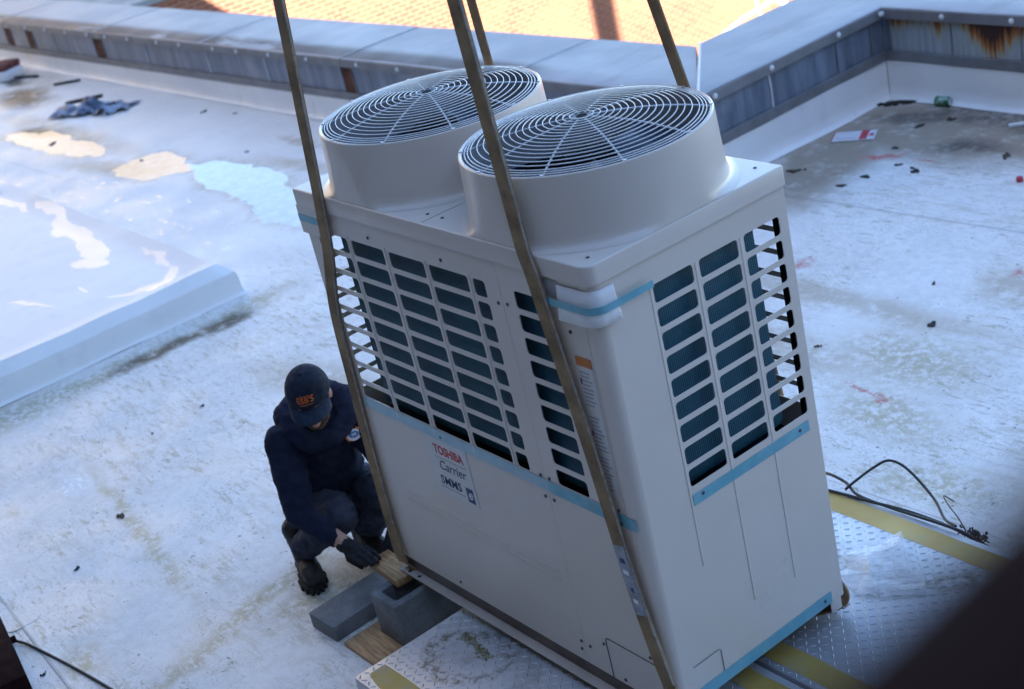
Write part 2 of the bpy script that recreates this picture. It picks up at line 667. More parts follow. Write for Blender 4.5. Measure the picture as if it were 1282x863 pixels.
gr = k.noise(1, 6, .6, k.map(k.pos(), rot=(0, 0, .1), scale=(7, 70, 30)), dist=.6)
c = k.mix(k.ramp(gr, .3, .7), (.34, .175, .075), (.62, .385, .19))
c = k.mix(k.mul(k.ramp(k.noise(22, 4), .55, .75), .6), c, (.20, .11, .06))
k.set(c, .7)
k.bump(gr, .3, .004)
M_WOOD = k.m

k = Nodes('zinc_flashing')
str_ = k.noise(1, 5, .6, k.map(k.pos(), scale=(9, 9, 1.2)))
c = k.mix(k.ramp(str_, .3, .7), (.12, .145, .19), (.25, .29, .365))
c = k.mix(k.mul(k.ramp(k.noise(2.2, 5), .5, .75), .5), c, (.48, .51, .55))
c = k.mix(k.mul(k.ramp(k.noise(1, 4, .6, k.map(k.pos(), scale=(7, 7, .5))), .62, .75), .5), c, (.26, .17, .08))
k.set(c, k.ramp(str_, .3, .7, .40, .55), .25, .5)
M_ZINC = k.m


def rusty(name, zt, zb, drips):
    k = Nodes(name)
    str_ = k.noise(1, 5, .6, k.map(k.pos(), scale=(46, 46, .5)))
    sp = k.n('SeparateXYZ')
    k.put(sp.inputs[0], k.pos())
    dep = k.ramp(sp.outputs[2], zt, zb, 0, 1, False)          # 0 at the top, 1 at the foot
    reach = None
    for xc, w, h in drips:
        d = k.math('ABSOLUTE', k.math('SUBTRACT', sp.outputs[0], xc))
        q = k.ramp(d, 0, w, h, .02, False)
        reach = q if reach is None else k.mx(reach, q)
    reach = k.math('ADD', reach, k.mul(k.math('SUBTRACT', str_, .5), 1.5))
    m = k.math('SUBTRACT', reach, dep)
    c = k.mix(k.ramp(str_, .3, .7), (.26, .30, .33), (.40, .42, .43))
    c = k.mix(k.ramp(m, -.30, -.02), c, (.36, .30, .17))
    c = k.mix(k.ramp(m, -.06, .06), c, (.34, .11, .02))
    c = k.mix(k.ramp(m, .10, .34), c, (.050, .016, .010))
    k.set(c, .6, .1, .5)
    return k.m


M_RUST = rusty('rust_streaked_zinc', .27, .015, [(-1.30, .26, .85), (-1.0, .12, .55), (-2.06, .1, .22), (-1.72, .1, .22), (-.6, .25, .7)])
M_RUSTB = simple('rust_brown_strip', (.10, .035, .02), .8, .4, 9)
M_FASCIA = simple('grey_fascia_metal', (.20, .20, .21), .5, .15, 5, .2)
k = Nodes('pale_coping_metal')
c = k.mix(k.ramp(k.noise(1.2, 6), .3, .7), (.33, .345, .37), (.43, .44, .455))
sp = k.n('SeparateXYZ')
k.put(sp.inputs[0], k.pos())
dd = k.math('SUBTRACT', sp.outputs[1], k.math('ADD', k.mul(sp.outputs[0], .022), 3.905))
edge = k.mul(k.ramp(dd, .03, .06), k.ramp(dd, .33, .18))
edge = k.mul(edge, k.ramp(k.noise(1, 5, .6, k.map(k.pos(), scale=(.75, 3, 1))), .36, .46), k.ramp(sp.outputs[0], -3.6, -4.2))
c = k.mix(k.mul(edge, .9), c, (.07, .05, .05))
c = k.mix(k.mul(k.ramp(k.noise(3, 6, .7, k.map(k.pos(), scale=(1, 3, 1))), .6, .8), .4), c, (.56, .57, .58))
c = k.mix(k.mul(k.ramp(k.noise(1, 6, .7, k.map(k.pos(), rot=(0, 0, .1), scale=(6, 1.2, 1))), .52, .66), .35), c, (.24, .24, .25))
k.set(c, k.ramp(k.noise(2, 5), .3, .7, .5, .65), 0, .35)
M_COPING = k.m
M_WHITE = simple('white_sealant', (.70, .71, .72), .5, .1, 40)

k = Nodes('old_red_brick')
b = k.n('TexBrick')
k.put(b.inputs['Vector'], k.map(k.pos(), rot=(0, rad(90), rad(90)), scale=(1, 1, 1)))
b.inputs['Scale'].default_value = 1
b.inputs['Brick Width'].default_value = .215
b.inputs['Row Height'].default_value = .0715
b.inputs['Mortar Size'].default_value = .010
b.inputs['Mortar Smooth'].default_value = .4
b.inputs['Bias'].default_value = .1
k.put(b.inputs['Color1'], (.24, .060, .044))
k.put(b.inputs['Color2'], (.31, .098, .060))
k.put(b.inputs['Mortar'], (.42, .27, .175))
c = k.mix(k.mul(k.ramp(k.noise(.9, 6), .4, .7), .5), b.outputs['Color'], (.39, .185, .105))
k.set(c, .9, 0, .3)
k.bump(b.outputs['Fac'], -.4, .01)
M_BRICK = k.m
M_LIME = simple('limewash_streak', (.72, .68, .60), .9, .1, 6)
M_BLDG = simple('dark_brown_masonry', (.085, .07, .06), .9, .2, 1.5)
M_TALL = simple('cream_render', (.32, .255, .185), .9, .1, .3)
M_GREYROOF = simple('grey_gravel_roof', (.30, .31, .32), .9, .2, 2)
M_STREET = simple('street_asphalt', (.06, .06, .062), .9, .2, .5)

# ------------------------------------------------------------------ the setting
mb = MB()
mb.add([(-400, -400, -9), (400, -400, -9), (400, 400, -9), (-400, 400, -9)], [(0, 1, 2, 3)])
street = mb.build('street', M_STREET, kind='structure')

mb = MB()
NX, NY = 60, 30
# the roof deck: rectangle below the long parapet and the bay beyond the jog
mb.add([(-19, -4.5, G), (14, -4.5, G), (14, 3.98, G), (-2.35, 3.98, G), (-19, 3.70, G)], [(0, 1, 2, 3, 4)])
mb.add([(-2.35, 3.98, G), (14, 3.98, G), (14, 5.8, G), (-2.35, 5.8, G)], [(0, 1, 2, 3)])
# body of our own building below the roof
mb.add([(-19, -4.5, G - .4), (14, -4.5, G - .4), (14, 3.98, G - .4), (-19, 3.7, G - .4)], [(3, 2, 1, 0)])
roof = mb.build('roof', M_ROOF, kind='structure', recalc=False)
mb = MB()
mb.box((-19, -4.5, -9), (14, 4.0, G - .02))
mb.box((-2.7, 4.0, -9), (14, 6.2, G - .02))
mb.build('roof_substructure', M_BLDG, kind='structure')

pm = sheet(rrect(-.15, .13, -.075, .075, .035), [], .002, .0008)
MB().mesh(pm, Matrix.Translation((-1.62, -1.125, G + .002)) @ Matrix.Rotation(-.06, 4, 'Z')).build('membrane_patch', M_ROOF, roof)

for y_, x0_, x1_, a_ in ((4.05, -2.1, 6, .051), (1.62, -2.6, 6, .03), (-1.24, -3.9, 6, -.06), (2.02, -15, -8.2, .02)):
    m = MB()
    vs, fs = [], []
    n_ = 60
    for i in range(n_ + 1):
        x = x0_ + (x1_ - x0_) * i / n_
        y = y_ + a_ * x + .004 * noise.noise(Vector((x * 2, y_, 0)))
        h = .0016 + .0012 * noise.noise(Vector((x * 5, y_, 3)))
        vs += [(x, y, G + .0005), (x, y + .004, G + h + .001), (x, y + .075, G + h), (x, y + .085, G + .0005)]
    for i in range(n_):
        q = 4 * i
        fs += [(q + j, q + 4 + j, q + 5 + j, q + 1 + j) for j in range(3)]
    m.add(vs, fs).build('membrane_lap', M_ROOF, roof)

# ------------------------------------------------------------------ parapets
fast_bm = MB().lathe([(0, .0), (.019, .001), (.018, .008), (.009, .014), (0, .015)], n=10)
FAST = None


def parapet(name, label, p0, p1, seams, cop_seams, rust, dz0=0., dz1=0., m0=0., m1=0., top_white=()):
    """wall from p0 to p1 (its inner base line); the roof lies to the right of p0->p1.
    m0, m1: how the coping end is mitred (+1 outward, -1 inward)"""
    p0, p1 = Vector(p0), Vector(p1)
    L = (p1 - p0).length
    u = (p1 - p0).normalized()
    nrm = Vector((-u.y, u.x))            # outward

    def W(s, d, z):
        q = p0 + u * s + nrm * d
        return Vector((q.x, q.y, z + (dz0 + (dz1 - dz0) * s / L) * (1 if z > -.2 else 0)))

    def strip(prof, s0, s1, e0=0., e1=0., n=1, jit=0, seed=0):
        """prof: list of (d,z) open profile; s-range may depend on d through the mitre"""
        m = MB()
        rows = []
        for i in range(n + 1):
            row = []
            for d, z in prof:
                a, b = s0 - e0 * d, s1 + e1 * d
                s = a + (b - a) * i / n
                dj = d + (noise.noise(Vector((s * 2.1, d * 6, seed))) * jit if jit else 0)
                zj = z + (noise.noise(Vector((s * 1.7, z * 5 + 9, seed))) * jit * .7 if jit else 0)
                row.append(W(s, dj, zj))
            rows.append(row)
        c = len(prof)
        vs = [q for r in rows for q in r]
        fs = [(i * c + j, (i + 1) * c + j, (i + 1) * c + j + 1, i * c + j + 1) for i in range(n) for j in range(c - 1)]
        return m.add(vs, fs, True)

    base = p0.lerp(p1, .5)
    t = thing(name, label, 'parapet', (base.x, base.y, G))
    n = max(2, int(L / .12))
    strip([(-.05, G + .003), (-.028, G + .010), (-.010, G + .035), (-.006, G + .10), (-.006, -.04)], 0, L, m0, m1, n, .010, L).build('membrane_upstand', M_UPST, t)
    strip([(-.002, -.06), (-.016, -.046), (-.016, .014), (-.006, .018)], 0, L, m0, m1).build('base_flashing', M_FASCIA, t)
    cuts = [0.] + list(seams) + [L]
    for a, b in zip(cuts[:-1], cuts[1:]):
        mat = M_ZINC
        for r0, r1, rm in rust:
            if r0 <= (a + b) / 2 <= r1:
                mat = rm
        m = strip([(.004, .010), (.002, .012), (.002, .265), (.01, .268)], a + (.002 if a else 0), b - .002, m0 if a == 0 else 0, m1 if b == L else 0, 6, .002, a)
        pn = m.build('flashing_panel', mat, t)
        if mat is M_RUST:
            pn['label'] = 'rust streaked zinc panel'
    for i, s in enumerate(seams):
        MB().tube([W(s, -.002, .245), W(s + .004, -.004, .14), W(s, -.003, .02)], .006 if s in top_white else .004, 6).build('joint_bead', M_WHITE if s in top_white else M_FASCIA, t)
    cc = [0.] + list(cop_seams) + [L]
    for a, b in zip(cc[:-1], cc[1:]):
        e0, e1 = (m0 if a == 0 else 0), (m1 if b == L else 0)
        strip([(.0, .252), (-.032, .25), (-.036, .254), (-.036, .318), (-.030, .324)], a + (.003 if a else 0), b - (.003 if b < L else 0), e0, e1).build('fascia', M_FASCIA, t)
        nn = max(2, int((b - a) / .25))
        strip([(-.030, .3245), (-.012, .331), (.2, .333), (.5, .331), (.815, .327), (.83, .31), (.83, .20)], a + (.003 if a else 0), b - (.003 if b < L else 0), e0, e1, nn, .006, a + 3).build('coping', M_COPING, t)
    for s in cop_seams:
        MB().tube([W(s, -.03, .331), W(s, .2, .337), W(s, .80, .333)], .0035, 6).build('coping_joint', M_WHITE, t)
    # outer body so that nothing is paper thin
    m = MB()
    a, b = 0, L
    body = [W(a - m0 * .02, .02, -.9), W(b + m1 * .02, .02, -.9), W(b + m1 * .8, .8, -.9), W(a - m0 * .8, .8, -.9),
            W(a - m0 * .02, .02, .30), W(b + m1 * .02, .02, .30), W(b + m1 * .8, .8, .30), W(a - m0 * .8, .8, .30)]
    m.add(body, [(0, 1, 2, 3), (4, 5, 6, 7), (0, 1, 5, 4), (1, 2, 6, 5), (2, 3, 7, 6), (3, 0, 4, 7)]).build('core', M_BLDG, t)
    return t, W, L, u


A0, A1 = (-18.5, 3.585), (-2.19, 3.905)
fast_me = None


def fasteners(t, W, u, ss):
    global fast_me
    if fast_me is None:
        mm = MB()
        mm.v, mm.f, mm.sm = list(fast_bm.v), list(fast_bm.f), list(fast_bm.sm)
        tmp = mm.build('fastener', M_WHITE, None)
        fast_me = tmp.data
        bpy.data.objects.remove(tmp)
    ang = atan2(u.y, u.x)
    for s in ss:
        place('fastener', fast_me, M_WHITE, W(s, -.036, .288), t, (rad(90), 0, ang))


def s_of(x):
    return x + 18.5


seA = [s_of(x) for x in (-17.0, -15.2, -14.25, -14.05, -13.55, -13.35, -12.73, -11.56, -11.32, -10.25, -8.87, -7.73, -6.43, -6.26, -5.2, -4.2, -3.2)]
tA, WA, LA, uA = parapet('parapet_wall', 'long parapet wall with pale coping and rust-striped grey flashing behind the unit', A0, A1, seA,
                         [s_of(-14.3), s_of(-11.4), s_of(-8.9), s_of(-6.35), s_of(-4.1)],
                         [(s_of(-14.25), s_of(-14.0), M_RUSTB), (s_of(-13.56), s_of(-13.3), M_RUSTB), (s_of(-11.57), s_of(-11.3), M_RUSTB), (s_of(-6.44), s_of(-6.2), M_RUSTB)], -.105, -.01, 0, -1,
                         (s_of(-12.73), s_of(-10.25), s_of(-8.87), s_of(-7.73)))
fasteners(tA, WA, uA, [s_of(x) for x in (-14.0, -13.4, -12.79, -12.19, -11.59, -11.1, -10.53, -9.84, -9.33, -8.62, -8.16, -7.56, -6.9, -6.1, -5.5, -4.9, -4.3)])
tB, WB, LB, uB = parapet('parapet_wall', 'short parapet return running away from the unit to the far corner', (-2.19, 3.905), (-2.19, 5.66), [.62, 1.27, 1.62], [], [], -.01, .01, -1, 1, (.62,))
MB().tube([Vector((-2.165, 3.88, .322)), Vector((-2.21, 3.925, .328)), Vector((-2.6, 4.32, .331)), Vector((-3.02, 4.745, .322))], .009, 8).build('mitre_joint', M_WHITE, tB)
fasteners(tB, WB, uB, [.1, .62, 1.27, 1.70])
tC, WC, LC, uC = parapet('parapet_wall', 'parapet wall on the right with orange rust running down its panels', (-2.19, 5.66), (9, 5.66), [.06, .56, 1.09, 1.7, 2.4, 3.2, 4.2], [3.4],
                         [(.07, 3.3, M_RUST)], .01, .01, 1, 0)
fasteners(tC, WC, uC, [.04, .53, 1.06, 1.6, 2.2, 2.8])

# ------------------------------------------------------------------ neighbouring buildings
nb = thing('brick_building', 'sunlit brick building below, beyond the long parapet', 'building', (-30, 20, -9))
mb = MB()
mb.box((-44, 4.95, -9), (-16, 44, -.46))
nbw = mb.build('wall', M_BRICK, nb)
MB().box((-44, 4.9, -.46), (-15.97, 44, -.37)).build('roof_edge', M_GREYROOF, nb)
# pale limewash streaks left on the brickwork
for (y0, z0, y1, z1, w_) in [(17.0, -2.6, 19.2, -4.6, .05), (18.9, -3.0, 20.9, -4.9, .05), (18.0, -3.1, 18.3, -4.9, .035), (19.9, -3.6, 21.9, -4.6, .06), (16.6, -4.5, 19, -4.1, .03)]:
    m = MB()
    n = 14
    vs, fs = [], []
    for i in range(n + 1):
        t_ = i / n
        y, z = y0 + (y1 - y0) * t_, z0 + (z1 - z0) * t_ + .05 * noise.noise(Vector((t_ * 3, y0, 0)))
        hw = w_ * (.6 + .8 * noise.noise(Vector((t_ * 7, z0, 3))) ** 2 + .3)
        vs += [(-15.994, y - hw * .5, z - hw), (-15.994, y + hw * .5, z + hw), (-16.01, y - hw * .5, z - hw), (-16.01, y + hw * .5, z + hw)]
    for i in range(n):
        a = i * 4
        fs += [(a, a + 4, a + 5, a + 1), (a, a + 2, a + 6, a + 4), (a + 1, a + 5, a + 7, a + 3)]
    m.add(vs, fs).build('limewash_streak', M_LIME, nb)

tb = thing('reflected_block', 'unseen tall cream block added for the puddles to reflect, beyond the brick building', 'building', (-52, 18, -9))
MB().box((-60, -34, -9), (-46, 18.3, 34)).build('wall', M_TALL, tb)  # out of view, placed and sized as a bright reflection for the puddles
# the building the photograph is taken from: it keeps the whole roof in shade
sb = thing('brown_building', 'tall brown masonry building the roof adjoins, casting its shade', 'building', (0, -9, -9))
MB().box((-24, -15, -9), (7.3, -4.52, 11.3)).build('wall', M_BLDG, sb)
MB().box((7.3, -15, -9), (18, -4.53, 15.5)).build('shade_step', M_BLDG, sb)  # unseen taller step, shaped to keep the far roof corner in shade
MB().tube([(6.05, -5.0, 11), (6.05, -5.0, 19.5)], .205, 20).build('flue', M_BLDG, sb)
MB().box((17.5, -4.6, -9), (24, 16, 13)).build('sky_blocker', M_BLDG, sb)  # unseen block added to hold back low sky light from the side

# ------------------------------------------------------------------ curb
m = MB()
cx0, cx1, cy0, cy1, cz = -8.02, -4.02, -3.2, 1.36, -.115
N1, N2 = 60, 60
vs, fs = [], []
for i in range(N1 + 1):
    for j in range(N2 + 1):
        x = cx0 + (cx1 - cx0) * i / N1
        y = cy0 + (cy1 - cy0) * j / N2
        e = min(x - cx0, cx1 - x, y - cy0, cy1 - y)
        z = cz + .034 * math.exp(-((e - .09) / .065) ** 2) * (1 + .35 * noise.noise(Vector((x * 2.2, y * 2.2, 5)))) + .006 * noise.noise(Vector((x * 1.3, y * 1.3, 2))) + .003 * noise.noise(Vector((x * 5, y * 5, 7)))
        if e < .05:
            z -= .045 * (1 - e / .05) ** 2
        vs.append((x, y, z))
for i in range(N1):
    for j in range(N2):
        a = i * (N2 + 1) + j
        fs.append((a, a + N2 + 1, a + N2 + 2, a + 1))
m.add(vs, fs, True)
per = [(i, 0) for i in range(N1 + 1)] + [(N1, j) for j in range(1, N2 + 1)] + [(i, N2) for i in range(N1 - 1, -1, -1)] + [(0, j) for j in range(N2 - 1, 0, -1)]
ring0 = [Vector(vs[i * (N2 + 1) + j]) for i, j in per]
cen = Vector(((cx0 + cx1) / 2, (cy0 + cy1) / 2, 0))
rows = [ring0]
for out, z in ((.010, cz - .075), (.012, G + .045), (.022, G + .015), (.050, G + .003)):
    r_ = []
    for q in ring0:
        d = Vector((1 if q.x > cx1 - .001 else (-1 if q.x < cx0 + .001 else 0), 1 if q.y > cy1 - .001 else (-1 if q.y < cy0 + .001 else 0), 0))
        r_.append(Vector((q.x + d.x * out, q.y + d.y * out, z + .006 * noise.noise(q * 3))))
    rows.append(r_)
n = len(ring0)
vv = [q for r in rows for q in r]
ff = []
for a in range(len(rows) - 1):
    for i in range(n):
        j = (i + 1) % n
        ff.append((a * n + i, a * n + j, a * n + n + j, a * n + n + i))
m.add(vv, ff, True)
curb = m.build('roof_curb', M_CURB)
tag(curb, 'low membrane-covered roof curb with wet glossy top at the left', 'roof curb')

# ------------------------------------------------------------------ tread plate platforms
PZ = -.10


def platform(label, y0, y1, x0, x1, bands, group):
    t = thing('tread_platform', label, 'platform', ((x0 + x1) / 2, (y0 + y1) / 2, G), group)
    MB().box((x0, y0, G + .002), (x1, y1, PZ), .006).build('deck', M_TREAD, t)
    for (a, b) in bands:
        m = MB()
        n = 40
        vs, fs = [], []
        xs = x0 + .035
        for i in range(n + 1):
            x = xs + (x1 - .02 - xs) * i / n
            ja, jb = .005 * noise.noise(Vector((x * 6, a * 9, 0))), .005 * noise.noise(Vector((x * 7, b * 9, 4)))
            ed = max(0, 1 - i / 1.5) * .02
            vs += [(x, a + ja + ed, PZ + .0008), (x, b + jb, PZ + .0008)]
        for i in range(n):
            fs.append((2 * i, 2 * i + 2, 2 * i + 3, 2 * i + 1))
        m.add(vs, fs).build('yellow_stripe', M_YELLOW, t, recalc=False)
    m = MB()
    p = .0295
    for i in range(int((x1 - x0 - .03) / p)):
        for j in range(int((y1 - y0 - .02) / p)):
            x, y = x0 + .02 + i * p, y0 + .015 + j * p
            if any(a + .004 < y < b - .004 for a, b in bands) and x > x0 + .05:
                continue
            if 0.16 < x < 1.45 and .04 < y < .2 and False:
                continue
            an = rad(45) if (i + j) % 2 else rad(-45)
            c, s = cos(an), sin(an)
            l, w, h = .0120, .0030, .0022
            q = [(-l, 0, 0), (-l * .5, -w, 0), (l * .5, -w, 0), (l, 0, 0), (l * .5, w, 0), (-l * .5, w, 0), (-l * .6, 0, h), (l * .6, 0, h)]
            m.add([(x + a * c - b * s, y + a * s + b * c, PZ + z) for a, b, z in q],
                  [(0, 1, 6), (1, 2, 7, 6), (2, 3, 7), (3, 4, 7), (4, 5, 6, 7), (5, 0, 6)])
    m.build('tread_lugs', M_TREAD, t, recalc=False, kind='stuff')
    return t


platform('near tread-plate platform with dirt ring and yellow edge, under the unit', -.50, .415, .385, 2.75, [(-.475, -.385), (.30, .385)], 'tread plate platforms')
platform('far tread-plate platform with plastic film lying on it', .43, 1.375, .40, 2.75, [(.46, .55), (1.25, 1.345)], 'tread plate platforms')

# ------------------------------------------------------------------ the condensing unit
UW, UD, UH = 1.6, .78, 1.546
unit = thing('condensing_unit', 'large ivory twin-fan outdoor condensing unit hanging in brown slings', 'condenser', (.8, .39, -.065))
rows_z = [(1.344 - i * .0767, 1.397 - i * .0767) for i in range(9)]


def holes(cols, r=.012):
    return [rrect(a - .002, b + .002, z0 - .0035, z1 + .0035, r) for a, b in cols for z0, z1 in rows_z]


def front_M(y):         # local xy -> world XZ at depth y, outward normal -Y
    return Matrix(((1, 0, 0, 0), (0, 0, 1, y), (0, 1, 0, 0), (0, 0, 0, 1)))


def side_M(x):          # local xy -> world YZ
    return Matrix(((0, 0, 1, x), (1, 0, 0, 0), (0, 1, 0, 0), (0, 0, 0, 1)))


TH = .0016
FC = [(.085, .280), (.308, .508), (.542, .747), (.776, .984), (1.012, 1.073)]
mb = MB().mesh(sheet(rrect(.016, 1.1485, .0, 1.487, .002), holes(FC), TH), front_M(.0078))
for x in (.294, .525, .762, .998):
    mb.box((x - .0025, .0030, .70), (x + .0025, .006, 1.41), .0011)
for z in (.322, .354):
    mb.box((.20, .0026, z - .004), (1.10, .006, z + .004), .0016)
fp = mb.build('front_panel', M_IVORY, unit)
mb = MB().mesh(sheet(rrect(1.1515, 1.5335, .0, 1.487, .002), holes([(1.219, 1.367)]), TH), front_M(.0078))
sp_ = mb.build('service_panel', M_IVORY, unit)
# side panels wrap round the front corners
def wrap(x_in, x_out, side, cols, ribs):
    sgn = 1 if x_out > x_in else -1
    r = .036 if sgn > 0 else .016
    prof = [(x_in, .006)]
    for q in range(7):
        a = rad(90 * q / 6)
        prof.append((x_out - sgn * r + sgn * r * sin(a), .006 + r - r * cos(a)))
    m = MB()
    n = len(prof)
    vs = [(x, y, z) for z in (0, 1.487) for x, y in prof]
    fs = [(i, i + 1, n + i + 1, n + i) for i in range(n - 1)]
    m.add(vs, fs, True)
    m.mesh(sheet([(.006 + r, 0), (.774, 0), (.774, 1.487), (.006 + r, 1.487)], holes(cols), TH, .0008), side_M(x_out - sgn * .0022))
    for (y, z0, z1) in ribs:
        m.box((x_out - .003, y - .0040, z0), (x_out + .0012, y + .0040, z1), .0018)
    return m


wrap(1.5365, 1.594, 1, [(.220, .373), (.403, .558), (.588, .737)], [(.209, .45, 1.405), (.388, .215, 1.40), (.573, .19, 1.40)]).build('side_panel', M_IVORY, unit)
wrap(.014, .0025, -1, [(.045, .19), (.22, .373), (.403, .558), (.588, .737)], []).build('side_panel', M_IVORY, unit)
mb = MB().mesh(sheet(rrect(.004, 1.592, .0, 1.487, .002), holes([(.1, .28), (.308, .508), (.542, .747), (.776, .984), (1.012, 1.16), (1.2, 1.367), (1.395, 1.56)]), TH), front_M(.774))
mb.build('rear_panel', M_IVORY, unit)
# dark seams between the sheets
MB().box((1.1487, .008, .0), (1.1513, .011, 1.487)).build('seam_gap', M_SEAM, unit)
MB().box((1.5337, .008, .0), (1.5363, .011, 1.487)).build('seam_gap', M_SEAM, unit)

# coils and inner works
MB().box((.168, .040, .714), (1.50, .085, 1.48), .012).build('coil', M_COIL, unit)
mb = MB()
mb.box((1.52, .075, .714), (1.565, .665, 1.48), .02)
mb.build('coil', M_COIL, unit)
MB().box((.045, .19, .714), (.085, .76, 1.48), .012).build('coil', M_COIL, unit)
MB().box((.10, .715, .714), (1.36, .755, 1.48), .012).build('coil', M_COIL, unit)
MB().box((.04, .03, .605), (1.56, .765, .622)).build('inner_shelf', M_DARK, unit)
MB().box((.05, .03, .01), (1.55, .74, .6)).build('compressor_box', M_DARK, unit)
for px, py in ((.014, .020), (1.56, .755), (.014, .755)):
    MB().box((px - .006, py - .006, .0), (px + .012, py + .006, 1.487)).build('corner_post', M_DARK, unit)

# base channels with foot flange
for y, sg in ((.012, -1), (.768, 1)):
    m = MB()
    m.box((.010, min(y, y + sg * .036), -.064), (1.590, max(y, y + sg * .036), -.058), .0015)
    ch = m.build('base_channel', M_IVORY_D, unit)
    MB().box((.012, min(y, y + .004 * -sg), -.0578), (1.588, max(y, y + .004 * -sg), .004)).build('channel_web', M_CHAN_SHADE, ch)
    if sg < 0:
        for x in (.06, .125, 1.47, 1.54):
            MB().lathe([(0, 0), (.0085, 0)], (x, -.008, -.0572), 12).build('bolt_hole', M_SEAM, ch)
for x in (.03, 1.47):
    MB().box((x, .016, -.058), (x + .004, .764, .004)).build('base_end', M_DARK, unit)  # near-black colour stands in for the shade below the side panel
MB().box((1.584, .715, -.05), (1.5885, .765, .01), .001).build('foot_tab', M_IVORY, unit)
MB().box((.02, .02, -.006), (1.58, .76, .004)).build('base_pan', M_DARK, unit)

# lid
m = MB()
def corner_poly(x0, x1, y0, y1, rs, n=6):
    out = []
    for cx, cy, a0, r in ((x1, y1, 0, rs[0]), (x0, y1, 90, rs[1]), (x0, y0, 180, rs[2]), (x1, y0, 270, rs[3])):
        ox, oy = (cx - r if cx == x1 else cx + r), (cy - r if cy == y1 else cy + r)
        for q in range(n + 1):
            a = rad(a0 + 90 * q / n)
            out.append((ox + r * cos(a), oy + r * sin(a)))
    return out


ro = corner_poly(-.004, 1.6, -.002, .784, (.010, .008, .008, .040))
ri = corner_poly(.002, 1.594, .004, .778, (.008, .006, .006, .036))
n = len(ro)
vs = [(x, y, 1.486) for x, y in ro] + [(x, y, 1.541) for x, y in ro] + [(x * .6 + a * .4, y * .6 + b * .4, 1.5448) for (x, y), (a, b) in zip(ro, ri)] + [(x, y, 1.546) for x, y in ri]
fs = []
for a in range(3):
    for i in range(n):
        j = (i + 1) % n
        fs.append((a * n + i, a * n + j, a * n + n + j, a * n + n + i))
m.add(vs, fs, True)
# top plate with the two fan openings
def circ(cx, cy, r, n=48):
    return [(cx + r * cos(2 * pi * i / n), cy + r * sin(2 * pi * i / n)) for i in range(n)]


m.mesh(sheet(ri, [circ(.394, .39, .36), circ(1.207, .39, .36)], .001, 0), Matrix.Translation((0, 0, 1.5455)))
lid = m.build('lid', M_IVORY, unit)
MB().box((.7988, .004, 1.5456), (.8012, .776, 1.5472)).build('lid_joint', M_IVORY_D, lid)

RIM = 1.761


def guard_z(r):
    t = min(1, r / .378)
    return RIM - .004 + .046 * (1 - t ** 2.4)


for cx in (.394, 1.207):
    def fit(q):
        q.y = max(.0035, min(.7765, q.y))
        q.x = max(.004, min(1.596, q.x))
        if cx < .8:
            q.x = min(q.x, .797)
        else:
            q.x = max(q.x, .803)
        return q
    m = MB()
    m.lathe([(.428, 1.5468), (.414, 1.5485), (.403, 1.555), (.397, 1.566), (.394, 1.585), (.389, 1.66), (.3855, 1.752), (.384, 1.759), (.380, 1.762), (.375, 1.759), (.3735, 1.752)], (cx, .39, 0), 96, f=fit)
    sh = m.build('fan_shroud', M_IVORY, unit, recalc=False)
    MB().lathe([(.3735, 1.752), (.371, 1.60), (.362, 1.55), (.36, 1.49)], (cx, .39, 0), 64).build('shaded_inner_wall', M_SHROUD_SHADE, sh, recalc=False)  # inner face of the shroud, coloured as if in shade
    for r in [.036 + .0205 * i for i in range(16)] + [.354, .364, .374]:
        z = guard_z(r)
        MB().tube([(cx + r * cos(2 * pi * i / 72), .39 + r * sin(2 * pi * i / 72), z) for i in range(72)], .0018, 5, True).build('guard_ring', M_WIRE, sh, recalc=False)
    for i in range(10):
        a = 2 * pi * (i + .35) / 10
        pts = [(cx + r * cos(a), .39 + r * sin(a), guard_z(r) - .0035) for r in (.026, .1, .18, .25, .31, .35, .376)]
        MB().tube(pts, .0030, 5).build('guard_spoke', M_WIRE, sh, recalc=False)
        MB().box((-.006, -.005, -.0012), (.004, .005, .0012), .0006, Matrix.Translation((cx + .378 * cos(a), .39 + .378 * sin(a), RIM + .0012)) @ Matrix.Rotation(a, 4, 'Z')).build('guard_clip', M_WIRE, sh)
    MB().lathe([(.018, 0), (.034, 0), (.034, .003), (.018, .003)], (cx, .39, guard_z(0) - .006), 24).build('guard_centre', M_SCREW, sh)
    # fan
    MB().lathe([(0, 1.70), (.05, 1.70), (.075, 1.69), (.082, 1.66), (.082, 1.58), (.06, 1.55), (0, 1.55)], (cx, .39, 0), 32).build('fan_hub', M_DARK, sh)
    for b in range(3):
        a0 = 2 * pi * b / 3 + (.4 if cx > .8 else .9)
        vs, fs = [], []
        NR, NA = 8, 10
        for i in range(NR + 1):
            r = .075 + (.352 - .075) * i / NR
            sweep = .35 * (i / NR) ** 1.5
            for j in range(NA + 1):
                t_ = j / NA
                a = a0 + sweep + t_ * (1.15 + .25 * i / NR)
                vs.append((cx + r * cos(a), .39 + r * sin(a), 1.575 + .115 * t_ - .02 * (i / NR)))
        for i in range(NR):
            for j in range(NA):
                q = i * (NA + 1) + j
                fs.append((q, q + 1, q + NA + 2, q + NA + 1))
        o = MB().add(vs, fs, True).build('fan_blade', M_FAN, sh)
        md = o.modifiers.new('thickness', 'SOLIDIFY')
        md.thickness = .005
    MB().box((cx - .37, .36, 1.49), (cx + .37, .42, 1.52)).build('motor_mount', M_DARK, sh)
MB().box((.13, .13, .63), (1.40, .66, 1.44)).build('inner_light_block', M_DARK, unit)  # dark block added to stop light passing through behind the grilles

